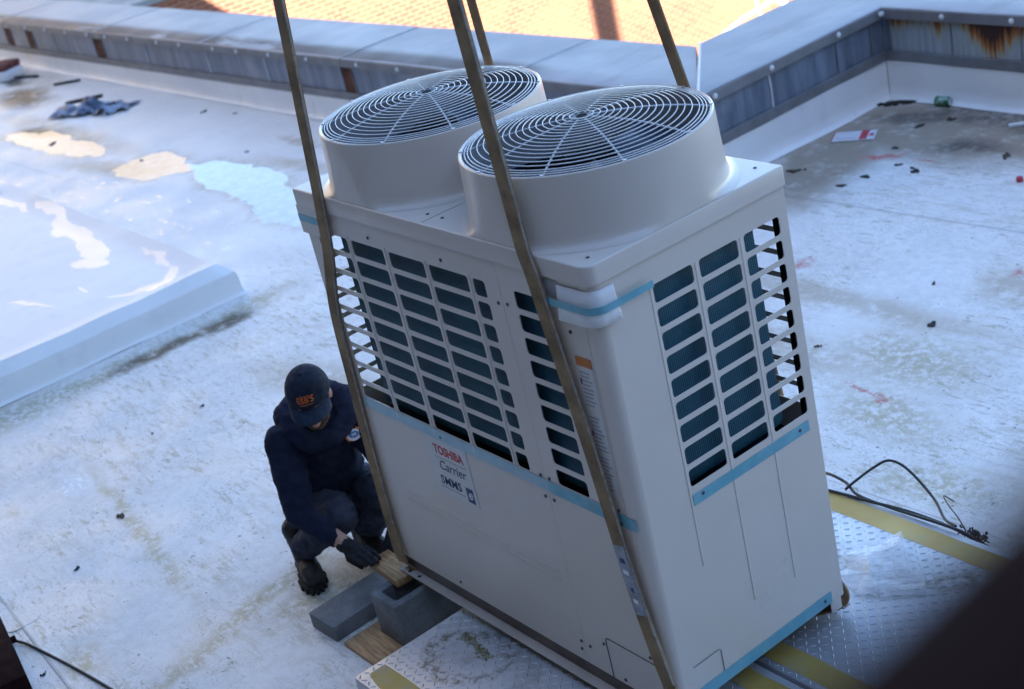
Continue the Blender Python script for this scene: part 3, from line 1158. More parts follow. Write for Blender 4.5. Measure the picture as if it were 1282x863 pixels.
# tapes, stickers, screws
m = MB()
m.box((.07, .0034, .683), (1.533, .0042, .727))
m.build('blue_tape', M_TAPE2, unit)
m = MB()
m.box((1.16, .0026, .681), (1.538, .0033, .722))
m.build('blue_tape', M_TAPE, unit)
MB().box((1.538, .0028, .681), (1.575, .0040, .722)).build('blue_tape', M_TAPE, unit)
MB().box((1.5946, .217, .664), (1.5954, .732, .702)).build('blue_tape', M_TAPE, unit)
MB().box((1.5946, .012, .002), (1.5954, .718, .046)).build('blue_tape', M_TAPE, unit)


def wrapped(y_extra, z0, z1, x_in, y_end, off, tilt=0, bend=0):
    """thin sheet folded round the front right corner"""
    r = .036 + off
    cxx, cyy = 1.594 - .036, .006 + .036
    path = []
    n1 = 8
    for i in range(n1 + 1):
        path.append((x_in + (cxx - x_in) * i / n1, .006 - off))
    for q in range(1, 8):
        a = rad(90 * q / 8)
        path.append((cxx + r * sin(a), cyy - r * cos(a)))
    for i in range(n1 + 1):
        path.append((1.594 + off, cyy + (y_end - cyy) * i / n1))
    m = MB()
    vs, fs = [], []
    N = len(path)
    for i, (x, y) in enumerate(path):
        lift = bend * (abs(2 * i / (N - 1) - 1)) ** 2
        for kk in range(5):
            z = z0 + (z1 - z0) * kk / 4 + tilt * max(0, y - .04)
            b = bend * .6 * (1 - kk / 4) + .12 * lift
            dx, dy = (0, -b) if i < n1 else ((b, 0) if i > N - n1 else (b * .7, -b * .7))
            vs.append((x + dx, y + dy, z))
    for i in range(N - 1):
        for kk in range(4):
            fs.append((i * 5 + kk, i * 5 + 5 + kk, i * 5 + 6 + kk, i * 5 + 1 + kk))
    return m.add(vs, fs, True)


pap = wrapped(0, 1.365, 1.468, 1.447, .079, .003, 0, .026).build('foam_corner_sheet', M_PAPER, unit, recalc=False)
md = pap.modifiers.new('thickness', 'SOLIDIFY')
md.thickness = .0015
wrapped(0, 1.402, 1.425, 1.40, .21, .0170, .0).build('blue_tape', M_TAPE, unit, recalc=False)
MB().box((-.0050, .02, 1.38), (.13, -.003, 1.486), .0).build('corner_wrap', M_IVORY, unit)
MB().box((-.0052, -.0034, 1.425), (.15, -.0044, 1.452)).build('blue_tape', M_TAPE, unit)

# logo sticker
M_STICK = simple('pale_blue_sticker', (.70, .68, .66), .35, .03)
M_RED = simple('red_print', (.55, .05, .05), .5, .05)
M_NAVY = simple('navy_print', (.03, .06, .16), .5, .05)
M_GREYP = simple('grey_print', (.40, .42, .46), .6, .1)
M_ORANGE = simple('orange_print', (.62, .20, .03), .5, .08)
stk = MB().box((.445, .0042, .450), (.700, .0048, .690)).build('logo_sticker', M_STICK, unit)


def text_on_front(body, x, z, size, mat, y=.0040, shear=0, bold=0, sx=1.):
    me = text_mesh(body, size, shear, bold)
    M = Matrix(((sx, 0, 0, x), (0, 0, -1, y), (0, 1, 0, z), (0, 0, 0, 1)))
    return MB().mesh(me, M).build('lettering', mat, stk)


text_on_front('TOSHIBA', .580, .636, .050, M_RED, bold=.0012, sx=.86)
MB().box((.490, .0037, .601), (.672, .0041, .605)).build('rule', M_GREYP, stk)
text_on_front('Carrier', .580, .572, .056, M_NAVY, shear=.25, sx=.95)
text_on_front('SMMS', .548, .506, .052, M_NAVY, shear=.12, bold=.0006, sx=.98)
MB().box((.640, .0036, .462), (.682, .0041, .522), .0002).build('emblem_plate', M_NAVY, stk)
text_on_front('e', .661, .496, .056, M_STICK, y=.0032, shear=.2, bold=.001)
MB().box((.480, .0037, .474), (.625, .0041, .480)).build('rule', M_GREYP, stk)

# warning label
lb = MB().box((1.456, .0040, .78), (1.526, .0048, 1.215)).build('warning_label', M_STICK, unit)
MB().box((1.456, .0040, 1.2152), (1.526, .0046, 1.245)).build('label_header', M_ORANGE, lb)
for i in range(30):
    z = 1.195 - i * .0135
    if i in (9, 10, 20):
        continue
    w_ = random.uniform(.035, .056)
    MB().box((1.463, .0034, z - .0030), (1.463 + w_, .0039, z + .0030)).build('print_line', M_GREYP, lb)
for z in (1.165, .99, .86):
    MB().box((1.459, .0033, z - .010), (1.466, .0039, z + .008)).build('print_mark', M_NAVY, lb)
MB().box((1.380, .0042, 1.42), (1.445, .0048, 1.475)).build('small_label', M_GREYP, unit)
bc = MB().box((1.30, .034, 1.275), (1.36, .0346, 1.318)).build('barcode_tag', M_PAPER, unit)
for i in range(9):
    MB().box((1.304, .0332, 1.279 + i * .0042), (1.312 + .002 * (i % 3), .0338, 1.281 + i * .0042)).build('print_line', M_NAVY, bc)

# access plates drawn by their gaps
def gap(pts, r, parent, name='plate_gap'):
    MB().tube(pts, r, 4).build(name, M_SEAM, parent)


gap([(1.277, .0045, .0), (1.277, .0045, .148), (1.281, .0045, .160), (1.290, .0045, .163), (1.53, .0045, .163)], .0013, sp_)
gap([(1.5952, .21, .045), (1.5952, .21, .128), (1.5952, .203, .135), (1.5952, .09, .135)], .0010, unit)

scr = MB().lathe([(0, .0030), (.0035, .0030), (.0058, .0018), (.0060, 0)], n=10).build('screw', M_SCREW, None)
scr_me = scr.data
bpy.data.objects.remove(scr)
for x, z in [(.435, 1.43), (.86, 1.43), (1.128, 1.34), (1.174, 1.345), (1.13, .735), (1.174, .735), (1.13, .655), (1.174, .655), (1.135, .085), (1.18, .082), (1.128, .05), (1.50, .185), (1.262, .13), (1.34, .02), (.42, .03), (.56, .698), (1.46, 1.32), (1.505, .735), (1.505, .69)]:
    place('screw', scr_me, M_SCREW, (x, .0044, z), unit, (rad(90), 0, 0))
for y, z in [(.258, .689), (.690, .684), (.685, .025)]:
    place('screw', scr_me, M_SCREW, (1.5955, y, z), unit, (rad(90), 0, rad(90)))
for x, y in [(.035, .09), (.76, .06), (.84, .06), (1.545, .055), (1.53, .735), (.05, .74), (.76, .74), (.84, .74)]:
    place('screw', scr_me, M_SCREW, (x, y, 1.5462), unit)

# ------------------------------------------------------------------ lifting slings
HOOK = Vector((.68, .19, 6.6))


def bez(pts, n=8):
    """Catmull-Rom through pts"""
    P = [Vector(p) for p in pts]
    P = [P[0] * 2 - P[1]] + P + [P[-1] * 2 - P[-2]]
    out = []
    for i in range(1, len(P) - 2):
        for q in range(n):
            t = q / n
            a, b, c, d = P[i - 1:i + 3]
            out.append(.5 * ((2 * b) + (c - a) * t + (2 * a - 5 * b + 4 * c - d) * t * t + (3 * b - a - 3 * c + d) * t ** 3))
    out.append(P[-2])
    return out


def sling(label, front, under, back, loc):
    t = thing('lifting_sling', label, 'sling', loc, 'slings carrying the unit')
    f0 = Vector(front[0])
    pts = [HOOK.lerp(f0, i / 12) for i in range(12)] + bez(front, 6)
    o = MB().ribbon(pts, Vector((1, .12, 0)), .056, .007).build('webbing', M_STRAP, t)
    # stitched edges
    for sgn in (1,):
        e = [p + Vector((sgn * .0275, -.002, 0)) for p in pts if p.z > .15]
        MB().tube(e, .0034, 5).build('selvedge', M_STRAPE, o)
    b0 = Vector(back[0])
    pts2 = [HOOK.lerp(b0, i / 12) for i in range(12)] + bez(back, 6)
    MB().ribbon(pts2, Vector((1, -.12, 0)), .056, .007).build('webbing', M_STRAP, t)
    MB().ribbon(bez(under, 5), Vector((1, 0, 0)), .056, .007).build('webbing', M_STRAP, t)
    return t


s1 = sling('brown webbing sling round the left end of the unit, beside the crouching man',
           [(.200, -.010, 1.552), (.188, -.012, 1.47), (.150, -.008, 1.33), (.064, -.006, 1.08), (.038, -.006, .777), (.020, -.008, .448), (.018, -.012, .164), (.026, -.016, .03), (.036, -.014, -.02)],
           [(.036, -.012, -.022), (.05, .03, -.055), (.05, .20, -.060), (.05, .6, -.060), (.05, .775, -.06)],
           [(.22, .792, 1.552), (.18, .800, 1.3), (.09, .800, .7), (.05, .806, .1), (.05, .80, -.055)], (.05, .39, -.065))
s2 = sling('brown webbing sling with a sewn tag down the right end of the unit front',
           [(1.345, -.012, 1.556), (1.366, -.014, 1.48), (1.388, -.014, 1.346), (1.455, -.014, .944), (1.515, -.014, .504), (1.560, -.014, .27), (1.598, -.016, .13), (1.606, -.012, .02), (1.58, .0, -.055)],
           [(1.57, -.004, -.056), (1.50, .08, -.074), (1.46, .35, -.076), (1.48, .66, -.076), (1.54, .77, -.072)],
           [(1.26, .800, 1.552), (1.33, .806, 1.2), (1.44, .804, .4), (1.49, .806, .12), (1.51, .806, .035), (1.545, .806, .002), (1.566, .80, -.026), (1.560, .79, -.050), (1.53, .77, -.072)], (1.55, .39, -.065))
M_TAGP = simple('grey_sling_tag', (.34, .36, .40), .4, .25, 30)
pts = bez([(1.495, -.0195, .62), (1.515, -.0195, .50), (1.537, -.0195, .38)], 4)
tg = MB().ribbon(pts, Vector((1, .12, 0)), .044, .002).build('sewn_tag', M_TAGP, s2)
for z, w_ in ((.57, .02), (.53, .026), (.47, .012), (.43, .022)):
    xx = 1.495 + (.62 - z) * .18
    MB().box((xx - w_ * .6, -.0222, z - .010), (xx + w_ * .4, -.0212, z + .006)).build('print_mark', M_NAVY if w_ < .021 else M_PAPER, tg)

# ------------------------------------------------------------------ blocks and boards
blk = thing('hollow_block', 'grey hollow concrete block standing on plywood under the unit corner', 'concrete block', (.066, .03, G))
bx0, bx1, by0, by1, bz0, bz1 = -.022, .152, -.162, .228, -.292, -.102
o_ = rrect(bx0, bx1, by0, by1, .006)
h_ = [rrect(bx0 + .030, bx1 - .030, by0 + .028, by0 + .180, .016), rrect(bx0 + .030, bx1 - .030, by0 + .210, by1 - .028, .016)]
me = sheet(o_, h_, bz1 - bz0 - .006, .003)
MB().mesh(me, Matrix.Translation((0, 0, (bz0 + bz1) / 2))).build('block_shell', M_CONC, blk)
MB().box((bx0 + .015, by0 + .015, bz0), (bx1 - .015, by1 - .015, bz0 + .012)).build('core_floor', M_DARK, blk)

slab = MB().box((-.335, -.31, G), (-.150, .06, G + .072), .005)
slab.v = [tuple(Matrix.Rotation(.04, 3, 'Z') @ (Vector(v) - Vector((-.24, -.1, 0))) + Vector((-.24, -.1, 0))) for v in slab.v]
slab = slab.build('solid_block', M_CONC)
tag(slab, 'flat solid grey concrete block lying beside the boot', 'concrete block')

pl = MB().box((-.10, -.30, G), (.20, .28, G + .0175), .003, Matrix.Translation((0, 0, 0)))
pl = pl.build('plywood_board', M_WOOD)
tag(pl, 'thin brown plywood board lying flat under the hollow block', 'board')

Mp = Matrix.Translation((-.055, -.022, -.083)) @ Matrix.Rotation(-.06, 4, 'Z')
pk = MB().box((-.115, -.050, -.017), (.115, .050, .017), .003, Mp).build('wood_shim', M_WOOD)
tag(pk, 'short pale wooden shim held under the unit corner by a gloved hand', 'wood shim')

# ------------------------------------------------------------------ the person
M_SKIN = Nodes('skin')
k = M_SKIN
k.set(k.mix(k.ramp(k.noise(30, 4), .3, .7), (.46, .25, .18), (.54, .31, .23)), .5, 0, .4)
k.b.inputs['Subsurface Weight'].default_value = .08
M_SKIN = k.m
M_HOOD = simple('navy_fleece', (.014, .019, .042), .95, .25, 14, bump=.35, bscale=260, spec=.2)
M_JEAN = simple('slate_work_trousers', (.050, .056, .085), .9, .25, 18, bump=.3, bscale=300, spec=.2)
M_CAP = simple('navy_cap_cloth', (.012, .019, .038), .85, .2, 30, bump=.3, bscale=400, spec=.3)
M_BILL = simple('blue_cap_bill', (.020, .034, .066), .8, .2, 30, bump=.3, bscale=400, spec=.3)
M_BOOT = simple('brown_boot_leather', (.028, .021, .018), .6, .3, 25, bump=.3, bscale=120)
M_SOLE = simple('black_rubber', (.012, .012, .013), .8)
M_GLOVE = simple('black_work_glove', (.012, .012, .015), .8, .3, 40, bump=.3, bscale=200)
M_BEARD = simple('brown_beard', (.10, .058, .036), .9, .3, 90, bump=.6, bscale=300)

person = thing('person', 'crouching man in navy hoodie and cap sliding a shim under the unit', 'person', (-.6, .05, G))


def part(name, me, mat, parent=person):
    return MB().mesh(me).build(name, mat, parent, recalc=False)


fw = Vector((.70, -.56, -.38)).normalized()
rt = fw.cross(Vector((0, 0, 1))).normalized()      # the man's right
upv = rt.cross(fw).normalized()
HM = Matrix((fw, -rt, upv)).transposed()            # local: x forward, y left, z up
HC = Vector((-.452, .032, .575))


def H(x, y, z):
    return HC + HM @ Vector((x, y, z))


RS, LS = Vector((-.585, -.085, .365)), Vector((-.56, .255, .385))
RE, LE = Vector((-.435, -.170, .125)), Vector((-.30, .20, .205))
RW, LW = Vector((-.255, -.105, .010)), Vector((-.20, .12, .0))
# body: one continuous surface under the clothes
body = blob_mesh([
    ('e', H(0, 0, .01), (.086, .074, .108), HM), ('e', H(.028, 0, -.055), (.062, .056, .060), HM),
    (H(.08, 0, .0), .013, H(.102, 0, -.030), .016), (H(.085, 0, -.075), .02, H(.075, 0, -.095), .022),
    (H(.080, -.028, .022), .020, H(.080, .028, .022), .020), (H(.082, -.016, -.058), .010, H(.082, .016, -.058), .010),
    ('e', H(-.005, .078, -.012), (.020, .010, .032), HM), ('e', H(-.005, -.078, -.012), (.020, .010, .032), HM),
    (H(-.02, 0, -.06), .055, (-.575, .085, .38), .06),
    ((-.575, .085, .36), .10, (-.62, .09, .22), .12), ((-.62, .09, .22), .12, (-.74, .10, .0), .13),
    (RS, .06, LS, .06), (RS, .055, RE, .042), (RE, .042, RW, .034), (LS, .055, LE, .042), (LE, .042, LW, .028),
    ((-.74, .02, -.02), .075, (-.42, -.03, .045), .045), ((-.42, -.03, .045), .045, (-.68, -.10, -.2), .034),
    ((-.74, .19, -.02), .075, (-.34, .17, .065), .045), ((-.34, .17, .065), .045, (-.57, .17, -.2), .034)], .009, 2)
bd = part('body', body, M_SKIN)
beard = blob_mesh([(H(.058, -.040, -.090), .016, H(.080, -.012, -.106), .018), (H(.080, -.012, -.106), .018, H(.080, .012, -.106), .018), (H(.080, .012, -.106), .018, H(.058, .040, -.090), .016),
                   (H(.058, .042, -.090), .013, H(.02, .058, -.070), .008), (H(.058, -.042, -.090), .013, H(.02, -.058, -.070), .008), (H(.086, -.02, -.048), .008, H(.086, .02, -.048), .008)], .007, 2, .003, 60)
part('beard', beard, M_BEARD)
for sy in (-1, 1):
    MB().lathe([(0, .008), (.006, .006), (.008, 0), (.006, -.006), (0, -.008)], n=12, M=Matrix.Translation(H(.078, sy * .030, .006))).build('eye', M_PAPER, bd)
hood_parts = [((-.585, .085, .33), .150, (-.65, .09, .20), .165), ((-.65, .09, .20), .165, (-.745, .10, .02), .165),
              ((-.56, .085, .30), .13, (-.60, .09, .15), .15),
              (RS, .085, LS, .088), (RS, .086, RE, .064), (RE, .064, (-.31, -.128, .042), .047), ((-.31, -.128, .042), .047, (-.298, -.124, .034), .045),
              (LS, .086, LE, .066), (LE, .066, (-.22, .13, .02), .046)]
part('hoodie', blob_mesh(hood_parts, .010, 4, .007, 9, 3), M_HOOD)
hd = blob_mesh([((-.64, -.01, .44), .060, (-.665, .08, .455), .072), ((-.665, .08, .455), .072, (-.63, .17, .465), .066), ((-.63, .17, .465), .066, (-.535, .205, .455), .056),
                ((-.535, .205, .455), .056, (-.45, .165, .40), .046), ((-.45, .165, .40), .046, (-.43, .075, .365), .042), ((-.64, -.01, .44), .060, (-.55, -.055, .415), .048), ((-.55, -.055, .415), .048, (-.46, -.03, .375), .042), ((-.46, -.03, .375), .042, (-.43, .075, .365), .042)], .008, 3, .005, 12, 8)
part('hood', hd, M_HOOD)
tr = blob_mesh([((-.76, .04, -.05), .125, (-.76, .16, -.05), .125), ((-.74, .02, -.02), .11, (-.50, -.01, .035), .095), ((-.50, -.01, .035), .095, (-.385, -.03, .05), .078), ((-.385, -.03, .05), .078, (-.56, -.075, -.08), .070), ((-.56, -.075, -.08), .070, (-.665, -.098, -.165), .066),
                ((-.74, .19, -.02), .11, (-.45, .18, .05), .095), ((-.45, .18, .05), .095, (-.30, .17, .075), .080), ((-.30, .17, .075), .080, (-.47, .17, -.08), .070), ((-.47, .17, -.08), .070, (-.56, .17, -.17), .066)], .010, 3, .009, 10, 5)
part('trousers', tr, M_JEAN)


def boot(heel, toe):
    heel, toe = Vector(heel), Vector(toe)
    d = (toe - heel).normalized()
    s = Vector((-d.y, d.x, 0))
    up = Vector((0, 0, 1))
    L = (toe - heel).length
    q = lambda a, b, z: heel + d * (a * L) + s * b + up * z
    me = blob_mesh([(q(.10, 0, .065), .044, q(.10, 0, .16), .056), (q(.10, 0, .16), .056, q(.12, 0, .185), .060), (q(.10, 0, .065), .046, q(.45, 0, .07), .047), (q(.2, 0, .13), .050, q(.5, 0, .075), .046),
                    (q(.45, 0, .068), .046, q(.78, .004, .060), .050), (q(.78, .004, .060), .050, q(.92, .002, .052), .040)], .007, 3, .002, 25, 1, G + .022)
    ob = part('boot', me, M_BOOT)
    outline = []
    for i in range(40):
        a = 2 * pi * i / 40
        t = .5 - .5 * cos(a)
        w = .041 + .012 * sin(pi * t) ** 2 * t + (.010 * math.exp(-((t - .75) / .2) ** 2)) - .006 * math.exp(-((t - .38) / .14) ** 2)
        sh = max(0, 1 - (2 * t - 1) ** 6) ** .5
        outline.append((-.03 + t * (L + .055), (1 if a < pi else -1) * w * sh))
    m = MB()
    f = lambda z: (lambda a, b: heel + d * a + s * b + up * z)
    m.prism(outline, f(.010), f(.032))
    so = m.build('sole', M_SOLE, ob)
    for i in range(0, 40, 2):
        a, b = outline[i]
        c = heel + d * a + s * b * .97
        MB().box((c.x - .009, c.y - .007, G + .0), (c.x + .009, c.y + .007, G + .026), .002).build('lug', M_SOLE, ob)


boot((-.80, -.070, G), (-.535, -.165, G))
boot((-.68, .165, G), (-.40, .14, G))

# gloves with five fingers closed on the shim
def glove(wr, palm0, palm1, fingers, thumb, nm='glove'):
    parts = [(wr, .036, palm0, .034), (palm0, .034, palm1, .033)]
    for f in fingers + [thumb]:
        for a, b in zip(f[:-1], f[1:]):
            parts.append((a[0], a[1], b[0], b[1]))
    part(nm, blob_mesh(parts, .0045, 2, .0015, 40), M_GLOVE)


def F(*pts):
    return [(Vector(p), r) for p, r in pts]


glove((-.256, -.106, .006), (-.24, -.100, .0), (-.205, -.085, -.022),
      [F(((-.20, -.115, -.022), .0115), ((-.155, -.118, -.030), .0108), ((-.125, -.100, -.052), .0095)),
       F(((-.19, -.095, -.018), .0118), ((-.145, -.092, -.024), .0112), ((-.108, -.080, -.052), .0098)),
       F(((-.19, -.070, -.018), .0116), ((-.140, -.066, -.024), .0110), ((-.105, -.056, -.053), .0096)),
       F(((-.195, -.048, -.022), .0108), ((-.150, -.040, -.030), .0100), ((-.122, -.034, -.054), .0090))],
      F(((-.235, -.112, -.008), .014), ((-.212, -.122, -.045), .0130), ((-.178, -.095, -.082), .0115)))
glove((-.215, .13, .0), (-.215, .10, -.05), (-.205, .055, -.095),
      [F(((-.19, .05, -.105), .0112), ((-.16, .030, -.115), .0105), ((-.125, .02, -.113), .0095)),
       F(((-.195, .03, -.11), .0115), ((-.165, .010, -.117), .0108), ((-.13, -.003, -.115), .0095)),
       F(((-.205, .01, -.11), .0115), ((-.172, -.012, -.118), .0108), ((-.135, -.028, -.116), .0095)),
       F(((-.215, -.008, -.105), .0108), ((-.185, -.035, -.116), .010), ((-.15, -.048, -.115), .009))],
      F(((-.205, .085, -.06), .013), ((-.175, .055, -.050), .0122), ((-.135, .040, -.052), .0110)))

# cap
m = MB()
NA, NB = 40, 12
vs, fs = [], []
for j in range(NB + 1):
    ph = (pi / 2) * j / NB
    for i in range(NA):
        a = 2 * pi * i / NA
        seamr = 1 + .004 * cos(6 * a)
        r = cos(ph) ** .82 * seamr
        x, y, z = .106 * r * cos(a) - .004, .092 * r * sin(a), .028 + .098 * sin(ph) ** 1.05 - (.010 * (1 - cos(a)) * .5 if j == 0 else 0)
        vs.append(H(x, y, z))
for j in range(NB):
    for i in range(NA):
        l = (i + 1) % NA
        fs.append((j * NA + i, j * NA + l, j * NA + NA + l, j * NA + NA + i))
m.add(vs, fs, True)
cap = m.build('cap', M_CAP, person)
md = cap.modifiers.new('thickness', 'SOLIDIFY')
md.thickness = .003
vs, fs = [], []
for i in range(17):
    a = rad(-72 + 144 * i / 16)
    for j in range(7):
        t = j / 6
        r0x, r0y = .102 * cos(a), .090 * sin(a)
        ext = .060 * cos(a) ** .6
        x = r0x + ext * t
        y = r0y * (1 + .02 * t)
        z = .026 - .030 * t * (.5 + .5 * t) - .020 * (abs(sin(a)) ** 2) * (.35 + t * .9)
        vs.append(H(x, y, z))
for i in range(16):
    for j in range(6):
        fs.append((i * 7 + j, i * 7 + 7 + j, i * 7 + 8 + j, i * 7 + 1 + j))
bill = MB().add(vs, fs, True).build('bill', M_BILL, cap)
md = bill.modifiers.new('thickness', 'SOLIDIFY')
md.thickness = .004
MB().lathe([(0, .003), (.006, .002), (.008, -.002)], n=12, M=Matrix.Translation(H(-.004, 0, .127)) @ HM.to_4x4()).build('button', M_CAP, cap)
M_OREMB = simple('orange_embroidery', (.60, .13, .015), .7, .2, 200)


def cap_point(y, z):
    """point on the front of the dome"""
    s = max(0., min(1, (z - .028) / .098)) ** (1 / 1.05)
    ph = math.asin(min(1, s))
    r = cos(ph) ** .82
    yy = max(-.99, min(.99, y / (.092 * r)))
    return H(.106 * r * sqrt(1 - yy * yy) + .0025, y, z)


def on_cap(body, zc, size, sx=1.0):
    me = text_mesh(body, size, .1, .0005, 1.05, .0005)
    m = MB()
    m.add([cap_point(v.co.x * sx + .004, zc + v.co.y) + fw * v.co.z for v in me.vertices], [tuple(p.vertices) for p in me.polygons])
    return m.build('embroidery', M_OREMB, cap)


on_cap("ESB'S", .074, .031)
m = MB()
m.tube([cap_point(-.026 + .052 * i / 10 + .004, .056) for i in range(11)], .0013, 5).build('embroidery', M_OREMB, cap)
m = MB()
m.tube([cap_point(-.018 + .036 * i / 10 + .004, .090) for i in range(11)], .0013, 5).build('embroidery', M_OREMB, cap)

# chest badge
M_BADGE = simple('white_badge', (.62, .64, .68), .7, .05)
M_BADGEB = simple('blue_badge_print', (.04, .13, .38), .7, .1)
bn = Vector((.86, -.12, .46)).normalized()
bc_ = Vector((-.418, .150, .335))
br = bn.cross(Vector((0, 0, 1))).normalized() * -1
bu = br.cross(bn) * -1
if bu.z < 0:
    bu = -bu
br = bu.cross(bn)


def badge_pt(a, b, c=0):
    return bc_ + br * a + bu * b + bn * c


def disc(name, rx, ry, ca, cb, c, mat, parent):
    m = MB()
    poly = [(ca + rx * cos(2 * pi * i / 28), cb + ry * sin(2 * pi * i / 28)) for i in range(28)]
    return m.prism(poly, lambda a, b: badge_pt(a, b, c), lambda a, b: badge_pt(a, b, c + .0025)).build(name, mat, parent)


bg = disc('badge', .032, .024, 0, 0, .006, M_BADGE, person)
disc('badge_print', .022, .013, 0, .001, .0072, M_BADGEB, bg)
m = MB()
m.tube([badge_pt(-.040 + .010 * i / 6, .012 - .03 * i / 6, .008) for i in range(7)], .004, 6).build('badge_swoosh', M_OREMB, bg)
m = MB()
m.tube([badge_pt(.018 + .016 * i / 6, .026 - .012 * i / 6, .008) for i in range(7)], .004, 6).build('badge_swoosh', M_OREMB, bg)
me = text_mesh('ESB', .014, 0, .0004, 1, .0003)
MB().add([badge_pt(v.co.x, v.co.y + .001, .0100 + v.co.z) for v in me.vertices], [tuple(p.vertices) for p in me.polygons]).build('badge_lettering', M_BADGE, bg)

# ------------------------------------------------------------------ cables
M_CABLE = simple('black_cable_jacket', (.012, .012, .014), .45)
zz = PZ + .008
c1 = MB().tube(bez([(.80, 1.46, -.14), (.944, 1.43, zz), (1.05, 1.415, zz), (1.145, 1.372, zz), (1.33, 1.372, zz), (1.56, 1.385, zz), (1.66, 1.41, -.13), (1.9, 1.5, G + .008)], 6), .0062, 7).build('black_cable', M_CABLE)
tag(c1, 'black cable lying along the far yellow edge of the platform', 'cable')
c2 = MB().tube(bez([(.86, 1.30, zz), (1.00, 1.335, zz), (1.12, 1.352, zz), (1.20, 1.362, zz), (1.40, 1.388, zz), (1.60, 1.41, -.12), (1.66, 1.45, -.2)], 6), .0062, 7).build('black_cable', M_CABLE)
tag(c2, 'lower black cable crossing the far yellow stripe beside the unit', 'cable')
c3 = MB().tube(bez([(1.075, 1.375, zz), (1.09, 1.42, zz + .02), (1.10, 1.52, -.06), (1.13, 1.58, -.05), (1.20, 1.60, -.08), (1.36, 1.54, -.12), (1.48, 1.45, -.12), (1.57, 1.40, zz)], 6), .0055, 7).build('black_cable', M_CABLE)
tag(c3, 'black cable arching up in a loop behind the platform edge', 'cable')
c4 = MB().tube(bez([(1.44, 1.56, -.12), (1.42, 1.53, -.085), (1.47, 1.49, -.085), (1.54, 1.45, -.09), (1.59, 1.42, -.10)], 6), .0025, 6).build('wire_end', M_CABLE)
tag(c4, 'thin hooked wire end sticking up beside the cable tangle', 'wire')
m = MB()
for i in range(70):
    p = Vector((1.63 + random.gauss(0, .028), 1.425 + random.gauss(0, .012), -.125 + random.gauss(0, .010)))
    q = p + Vector((random.gauss(0, .012), random.gauss(0, .010), random.gauss(0, .006)))
    m.tube([p, p.lerp(q, .5) + Vector((0, 0, .01)), q], .003, 4)
tg_ = m.build('debris_clump', M_CABLE, kind=None)
tag(tg_, 'dark tangled clump at the end of the cables by the platform edge', 'debris')
c5 = MB().tube(bez([(-1.62, -1.25, G + .006), (-1.43, -1.22, G + .012), (-1.33, -1.185, G + .01), (-1.175, -1.151, G + .006), (-.95, -1.11, G + .006), (-.70, -1.072, G + .006), (-.3, -1.02, G + .006), (.1, -1.0, G + .006)], 6), .0068, 7).build('black_cable', M_CABLE)
tag(c5, 'single black cable trailing from the brown post at lower left', 'cable')

# ------------------------------------------------------------------ steel post foot, lower left, and the landing rail near the camera
M_BROWN = simple('dark_brown_steel_paint', (.020, .0075, .0070), .8, .2, 12, spec=.04)
post = thing('steel_post', 'dark brown steel post foot at the lower left edge', 'post', (-1.2, -1.45, G))
m = MB()
Mx = Matrix.Translation((-.907, -1.306, 0)) @ Matrix.Rotation(-.158, 4, 'Z')
m.box((-.62, -.40, G + .03), (.0, .0, G + .13), .006, Mx)
m.build('foot_box', M_BROWN, post)
m = MB()
m.box((-.60, -.38, G + .001), (-.03, -.02, G + .03), .003, Mx)
m.build('base_plate', M_CONC, post)
m = MB()
m.tube([Mx @ Vector((-.36, -.01, G + .10)), Mx @ Vector((-.36, .022, G + .10))], .016, 6)
m.build('bolt', M_BROWN, post)
MB().box((-.56, -.34, G + .13), (-.44, -.22, 2.6), .004, Mx).build('upright', M_BROWN, post)

rail = thing('landing_railing', 'dark brown steel railing close to the camera, blurred across the lower right corner', 'railing', (4.48, -1.5, 1.6))
Mr = Matrix.Translation((4.4965, -2.0546, 0)) @ Matrix.Rotation(rad(4.8), 4, 'Z')
MB().box((-.002, -2.40, 2.905), (.07, 3.4, 2.962), .0015, Mr).build('top_rail', M_BROWN, rail)
for y in (-2.2, 3.2):
    MB().box((.01, y - .025, 1.60), (.06, y + .025, 2.904), .004, Mr).build('upright', M_BROWN, rail)
MB().box((.015, -2.40, 2.2), (.055, 3.4, 2.24), .004, Mr).build('lower_rail', M_BROWN, rail)
land = MB().box((4.06, -4.50, 1.54), (6.2, 1.42, 1.60), .004).build('landing_deck', M_BROWN)
tag(land, 'brown steel landing deck the camera stands on', 'landing')

# ------------------------------------------------------------------ litter on the roof
M_LITTER = simple('dark_leaf_litter', (.028, .026, .030), .9, .4, 40)
M_ALU = simple('bare_aluminium', (.6, .62, .64), .3, .1, 20, .9)
k = Nodes('green_can_print')
v = k.ramp(k.noise(18, 3), .5, .56)
k.set(k.mix(v, (.02, .16, .06), (.30, .42, .34)), .3, .4, .5)
M_GREEN = k.m
can = thing('drinks_can', 'green drinks can lying against the foot of the right parapet', 'can', (-1.70, 5.605, G))
Mc = Matrix.Translation((-1.70, 5.60, G + .034)) @ Matrix.Rotation(rad(8), 4, 'Z') @ Matrix.Rotation(rad(90), 4, 'Y')
MB().lathe([(.026, -.052), (.033, -.045), (.033, .045), (.027, .056)], n=24, M=Mc).build('can_body', M_GREEN, can)
MB().lathe([(.027, .056), (.0275, .060), (.025, .060), (.024, .056), (0, .055)], n=24, M=Mc).build('can_top', M_ALU, can)
MB().lathe([(0, -.048), (.022, -.050), (.026, -.052)], n=24, M=Mc).build('can_base', M_ALU, can)

